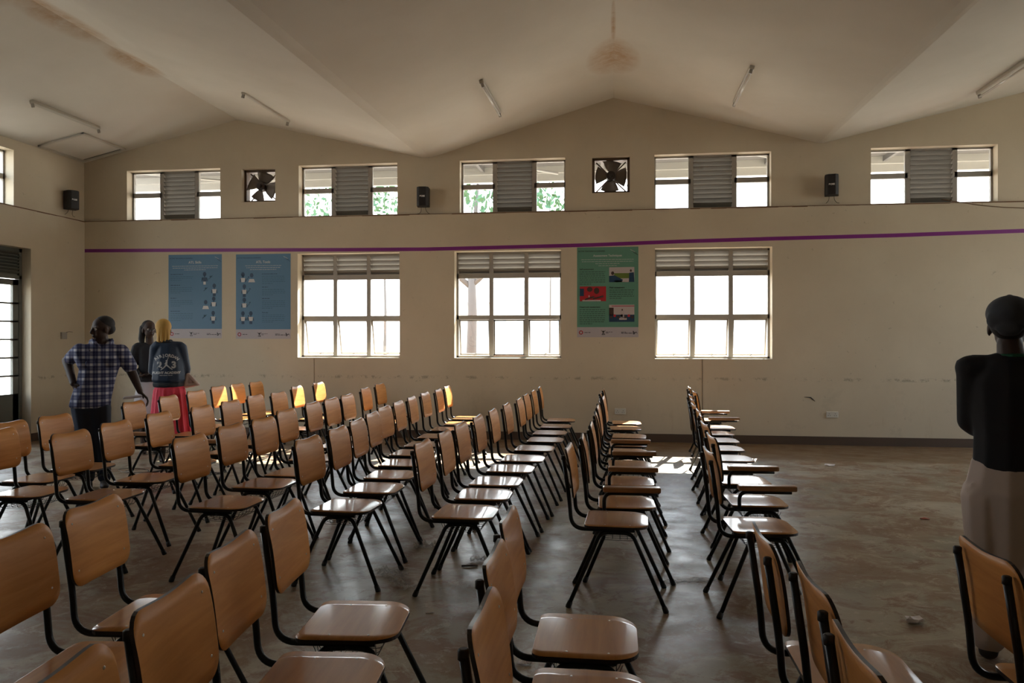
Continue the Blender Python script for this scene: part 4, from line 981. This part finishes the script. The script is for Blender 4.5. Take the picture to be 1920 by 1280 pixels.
for x, y in ((-.09, .02), (.05, -.03)): blob('shoe', [('c', [((x, y + .04, .042), (.040, .045, .042)), ((x, y - .10, .030), (.042, .055, .030))])], 'shoe', man, .008, 2)
# notebook in his hand
bm = new()
for k in range(6): bm_box(bm, -.09 + .002 * k, .075 + .001 * k, -.065, .065, .003 * k, .003 * k + .0026)
nbp = man.location + Matrix.Rotation(man.rotation_euler.z, 3, 'Z') @ Vector((.30, -.05, .866))
nb = obj('notebook', bm, 'pfoot', loc=nbp, rot=(0, R(-4), man.rotation_euler.z)); tag(nb, 'white notebook held on the chair back by the plaid-shirted man', 'notebook')

# --- woman in the black blazer, facing the camera
zc_ = 9.7; d_ = dirxy(281); w1 = empty('person', (d_.x * zc_, d_.y * zc_, 0), math.atan2(-d_.x, d_.y)); tag(w1, 'woman in black blazer and white skirt facing the yellow headscarf', 'person')
k = .98
hp, T = head_prims((-.01, 0, 1.565), -18, .95)
body = hp + [('c', [((-.005, .02, 1.47), (.045, .048, .05)), ((0, .03, 1.36), (.05, .05, .05))]), ('c', [((0, .03, 1.33), (.13, .08, .05)), ((0, .03, 1.08), (.11, .08, .08)), ((0, .03, .88), (.14, .10, .08))]),
    ('c', [((-.15, .03, 1.33), .045), ((-.21, .02, 1.06), .038), ((-.10, -.12, 1.00), .028)]), ('c', [((.15, .03, 1.33), .045), ((.20, .02, 1.06), .038), ((.10, -.12, 1.00), .028)]),
    ('c', [((-.07, .03, .84), .08), ((-.07, .03, .45), .055), ((-.07, .03, .07), .036)]), ('c', [((.07, .03, .84), .08), ((.07, .03, .45), .055), ((.07, .03, .07), .036)]), ('e', (-.07, -.03, .035), (.035, .10, .032)), ('e', (.07, -.03, .035), (.035, .10, .032))]
body += hand((-.10, -.12, 1.0), (1, -.3, .1), (0, -.3, 1), .9, .5) + hand((.10, -.12, 1.0), (-1, -.2, .1), (0, -.3, 1), .9, .5, -1)
blob('body', body, 'skin', w1, .0065, 2); eyes(T, w1, .95)
blob('hair', [('e', T(0, .030, .045), (.080, .085, .080)), ('c', [(T(-.06, .05, .02), .045), (T(-.075, .06, -.12), .040), (T(-.07, .04, -.22), .02)])], 'hair', w1, .008, 3)
blob('blazer', [('c', [((-.135, .03, 1.345), .062), ((.135, .03, 1.345), .062)]), ('c', [((0, .03, 1.32), (.155, .10, .07)), ((0, .03, 1.10), (.135, .105, .08)), ((0, .03, .93), (.165, .125, .05))]), ('c', [((-.15, .03, 1.33), .062), ((-.215, .02, 1.07), .054), ((-.13, -.10, 1.005), .042)]), ('c', [((.15, .03, 1.33), .062), ((.205, .02, 1.07), .054), ((.13, -.10, 1.005), .042)])], 'blazer', w1, .010, 7)
blob('skirt', [('c', [((0, .03, .90), (.15, .115, .04)), ((0, .03, .75), (.18, .14, .04)), ((0, .03, .42), (.22, .16, .02))])], 'white', w1, .012, 3)

# --- woman in the yellow headscarf, seen from behind
zc_ = 9.0; d_ = dirxy(316); w2 = empty('person', (d_.x * zc_, d_.y * zc_, 0), R(31)); tag(w2, 'woman in mustard headscarf, navy printed jacket and coral red skirt', 'person')
hp, T = head_prims((-.055, .02, 1.555), 180, .97)
body = hp + [('c', [((-.05, .0, 1.46), .048), ((-.02, .0, 1.36), .05)]), ('c', [((0, 0, 1.33), (.13, .08, .05)), ((0, 0, 1.08), (.11, .08, .08)), ((0, 0, .88), (.14, .10, .08))]),
    ('c', [((-.14, 0, 1.33), .044), ((-.165, .08, 1.07), .040), ((-.10, .20, 1.02), .029)]), ('c', [((.14, 0, 1.33), .044), ((.185, .05, 1.08), .042), ((.18, .10, .985), .03)]),
    ('c', [((-.08, 0, .84), .085), ((-.07, 0, .45), .058), ((-.07, 0, .07), .038)]), ('c', [((.08, 0, .84), .085), ((.07, 0, .45), .058), ((.07, 0, .07), .038)]), ('e', (-.07, .05, .035), (.036, .105, .032)), ('e', (.07, .05, .035), (.036, .105, .032))]
body += hand((-.10, .20, 1.02), (1, .2, 0), (0, .3, 1), .9, .5) + hand((.18, .10, .985), (-.1, .4, -.8), (-1, 0, 0), .9, .6)
blob('body', body, 'skin', w2, .0065, 2); eyes(T, w2, .95)
blob('headscarf', [('e', T(0, .022, .040), (.088, .104, .093)), ('c', [(T(0, .05, .0), (.082, .070, .07)), (T(0, .045, -.10), (.072, .055, .05)), (T(0, .03, -.145), (.080, .065, .02))])] + [('c', [(T(x, .118 - abs(x) * .5, .03), .010), (T(x * 1.05, .108 - abs(x) * .5, -.14), .011)]) for x in (-.05, -.018, .015, .048)], 'yellow', w2, .0065, 2)
jk = blob('jacket', [('c', [((-.115, 0, 1.375), (.062, .075, .055)), ((.12, 0, 1.365), (.062, .075, .055))]), ('c', [((0, 0, 1.37), (.135, .095, .06)), ((0, 0, 1.15), (.170, .13, .10)), ((.0, 0, .97), (.188, .15, .06))]), ('c', [((-.14, 0, 1.34), .064), ((-.165, .08, 1.08), .058), ((-.12, .18, 1.03), .045)]), ('c', [((.14, 0, 1.34), .066), ((.185, .04, 1.09), .060), ((.185, .09, 1.01), .045)])], 'jacket', w2, .009, 9)
blob('jacket_hem', [('c', [((.0, 0, .935), (.178, .142, .03)), ((.0, 0, .895), (.172, .138, .02))])], 'rib', w2, .009, 1)
blob('collar', [('c', [((-.035, -.01, 1.415), (.088, .080, .018)), ((-.035, -.01, 1.435), (.080, .072, .012))])], 'rib', w2, .008, 1)
blob('skirt', [('c', [((.01, 0, .89), (.165, .125, .03)), ((.01, 0, .70), (.195, .15, .04)), ((.02, 0, .22), (.225, .17, .02))])] + [('c', [((.01 + .17 * math.cos(a), .13 * math.sin(a), .86), .008), ((.02 + .235 * math.cos(a), .175 * math.sin(a), .22), .02)]) for a in [R(30 * q + 10) for q in range(12)]], 'red', w2, .010, 2)
# print on the jacket back, laid on the cloth
bv = BVHTree.FromPolygons([v.co.copy() for v in jk.data.vertices], [tuple(p.vertices) for p in jk.data.polygons])
def onback(x, z):
    h = bv.ray_cast(Vector((x, -1, z)), Vector((0, 1, 0))); y = h[0].y if h[0] else -.13
    return (x, y - .003, z)
bm = new(); cx0, cz0 = -.02, 1.165
s = 'AIRJORDAN'; rad = .145
for i, ch in enumerate(s):
    a = R(52) - R(104) * i / (len(s) - 1); vsx, ps = text_mesh(ch, .046, .0022); ca, sa = math.cos(a), math.sin(a)
    V = []
    for v in vsx:
        lx, lz = v.x * .95, v.y; px = cx0 - rad * math.sin(a) * -1 * -1 + lx * ca - lz * sa; pz = cz0 - .01 + rad * .70 * math.cos(a) + lx * sa + lz * ca
        V.append(bm.verts.new(onback(px, pz)))
    for p_ in ps:
        try: bm.faces.new([V[q] for q in p_])
        except ValueError: pass
fb = lambda x, z: onback(x, z)
bm_text(bm, '2', cx0 - .074, cz0 - .020, .105, fb, 0, .005); bm_text(bm, '3', cx0 + .077, cz0 - .020, .105, fb, 0, .005)
bm_text(bm, 'FLIGHT ACADEMY', cx0, cz0 - .108, .036, fb, 0, .0022)
bx = cx0 - .075
for w_ in (.04, .05, .03, .02): bm_quad(bm, [fb(bx, cz0 - .140), fb(bx + w_ * .9, cz0 - .140), fb(bx + w_ * .9, cz0 - .134), fb(bx, cz0 - .134)]); bx += w_
# leaping figure between the numerals
def limb(pts, w):
    for (x0, z0, a0), (x1, z1, a1) in zip([(*p, w[i]) for i, p in enumerate(pts)], [(*p, w[i + 1]) for i, p in enumerate(pts[1:])]):
        dx, dz = x1 - x0, z1 - z0; L_ = math.hypot(dx, dz) or 1; nx, nz = -dz / L_, dx / L_
        bm_quad(bm, [fb(x0 + nx * a0, z0 + nz * a0), fb(x0 - nx * a0, z0 - nz * a0), fb(x1 - nx * a1, z1 - nz * a1), fb(x1 + nx * a1, z1 + nz * a1)])
o_ = lambda x, z: (cx0 + x, cz0 + z)
limb([o_(0, .02), o_(-.004, -.02)], [.010, .010]); limb([o_(.004, .02), o_(.014, .06)], [.004, .003]); limb([o_(-.004, -.018), o_(-.030, -.050), o_(-.062, -.075)], [.009, .006, .004]); limb([o_(0, -.018), o_(.030, -.045), o_(.062, -.072)], [.009, .006, .004]); limb([o_(-.004, .012), o_(-.022, -.008)], [.004, .003])
bm_quad(bm, [fb(cx0 - .002 + .008 * math.cos(q), cz0 + .032 + .008 * math.sin(q)) for q in [R(45 * j) for j in range(8)]])
bm_tube(bm, [onback(cx0 + .016, cz0 + .064)] + [onback(cx0 + .020, cz0 + .068)], .007, 6)
obj('back_print', bm, 'print', w2)
# her bag
bgx = w2.location + Matrix.Rotation(R(31), 3, 'Z') @ Vector((.262, .0, 0))
bag = empty('hand_bag', (bgx.x, bgx.y, .945), R(10)); tag(bag, 'beige-pink bag hanging at the side of the woman in navy jacket', 'bag')
blob('bag_body', [('e', (-.03, 0, .0), (.045, .03, .055)), ('c', [((-.06, 0, .085), (.03, .02, .02)), ((-.075, 0, -.04), (.04, .045, .04))]), ('c', [((-.06, 0, .085), (.03, .02, .02)), ((.055, 0, -.035), (.03, .035, .02))]), ('c', [((-.075, 0, -.05), (.04, .045, .03)), ((.055, 0, -.035), (.03, .035, .02))])], 'bag', bag, .007, 2)
bm = new(); bm_tube(bm, fillet([(-.07, -.01, .09), (-.085, -.01, .15), (-.07, .02, .15), (-.05, .02, .09)], .02, 4), .004, 6); obj('strap', bm, 'bag', bag)

# --- person in the grey cap, seen from behind
zc_ = 3.45; d_ = dirxy(1893); pc = empty('person', (d_.x * zc_, d_.y * zc_, 0), R(-26)); tag(pc, 'person in grey cap, black long-sleeved top and beige trousers, back turned', 'person')
hp, T = head_prims((.0, .01, 1.505), 180, 1.0)
body = hp + [('c', [((.0, -.01, 1.43), (.052, .055, .05)), ((.01, -.02, 1.33), (.062, .06, .05))]), ('c', [((0, 0, 1.30), (.14, .09, .05)), ((0, 0, 1.05), (.12, .09, .08)), ((0, 0, .86), (.12, .09, .06))]),
    ('c', [((-.155, 0, 1.29), .048), ((-.155, .06, 1.05), .042), ((-.03, .20, 1.06), .032)]), ('c', [((.155, 0, 1.29), .048), ((.155, .06, 1.05), .042), ((.03, .20, 1.09), .032)]),
    ('c', [((-.08, 0, .80), .08), ((-.08, 0, .45), .06), ((-.08, -.02, .08), .04)]), ('c', [((.08, 0, .80), .08), ((.08, 0, .45), .06), ((.08, -.02, .08), .04)])]
body += hand((-.03, .20, 1.06), (1, 0, .1), (0, -1, 0), 1, .3) + hand((.03, .20, 1.09), (-1, 0, .1), (0, -1, 0), 1, .3, -1)
blob('body', body, 'skin', pc, .007, 2); eyes(T, pc)
blob('hair', [('e', T(0, .035, .02), (.080, .085, .085))], 'hair', pc, .008, 2)
blob('cap', [('e', T(0, .028, .058), (.094, .108, .082)), ('c', [(T(-.04, .085, .03), (.05, .035, .05)), (T(.04, .085, .03), (.05, .035, .05))]), ('c', [(T(0, .110, -.005), (.055, .018, .03)), (T(0, .09, -.03), (.04, .015, .015))]), ('e', T(0, .02, .14), (.009, .009, .006))], 'greycap', pc, .007, 2)
bm = new(); pts_ = [T(.076 * math.cos(R(a)) * 1.0, -.075 - .085 * math.sin(R(a)), .055 - .02 * math.sin(R(a))) for a in range(0, 181, 15)]
V0 = [bm.verts.new(p) for p in pts_]; V1 = [bm.verts.new(Vector(p) + Vector((0, 0, -.005))) for p in pts_]; bm.faces.new(V0); bm.faces.new(V1[::-1])
for q in range(len(V0)): bm.faces.new((V0[q], V0[(q + 1) % len(V0)], V1[(q + 1) % len(V0)], V1[q]))
obj('cap_peak', bm, 'greycap', pc)
blob('top', [('c', [((-.145, 0, 1.318), (.074, .078, .060)), ((.145, 0, 1.318), (.074, .078, .060))]), ('c', [((0, -.01, 1.35), (.11, .085, .045)), ((0, 0, 1.25), (.17, .115, .06)), ((0, 0, 1.03), (.145, .115, .08)), ((0, 0, .87), (.150, .125, .045))]),
    ('c', [((-.145, 0, 1.29), .066), ((-.155, .04, 1.07), .056), ((-.13, .09, 1.04), .052), ((-.03, .19, 1.06), .042)]), ('c', [((.145, 0, 1.29), .066), ((.155, .04, 1.07), .056), ((.13, .09, 1.04), .052), ((.03, .19, 1.09), .042)])], 'blacktop', pc, .009, 8)
blob('collar', [('c', [((.012, -.02, 1.372), (.070, .066, .010)), ((.01, -.02, 1.382), (.062, .058, .007))])], 'scarfgreen', pc, .006, 1)
folds = [('c', [((-.15, -.09, .80 - .05 * i), .005), ((0, -.122, .775 - .052 * i), .008), ((.14, -.08, .74 - .04 * i), .006)]) for i in range(3)]
blob('trousers', [('c', [((0, 0, .90), (.155, .115, .03)), ((0, -.01, .76), (.185, .14, .07)), ((0, -.01, .66), (.14, .125, .06)), ((0, -.005, .46), (.10, .09, .05))]), ('c', [((-.09, -.01, .74), (.105, .125, .09)), ((-.085, 0, .45), .088), ((-.08, -.02, .10), .072)]), ('c', [((.09, -.01, .74), (.105, .125, .09)), ((.085, 0, .45), .088), ((.08, -.02, .10), .072)])] + folds, 'pants', pc, .009, 5)
for x in (-.08, .08): blob('shoe', [('c', [((x, -.03, .045), (.042, .045, .042)), ((x, .11, .032), (.045, .055, .03))])], 'shoe', pc, .008, 2)
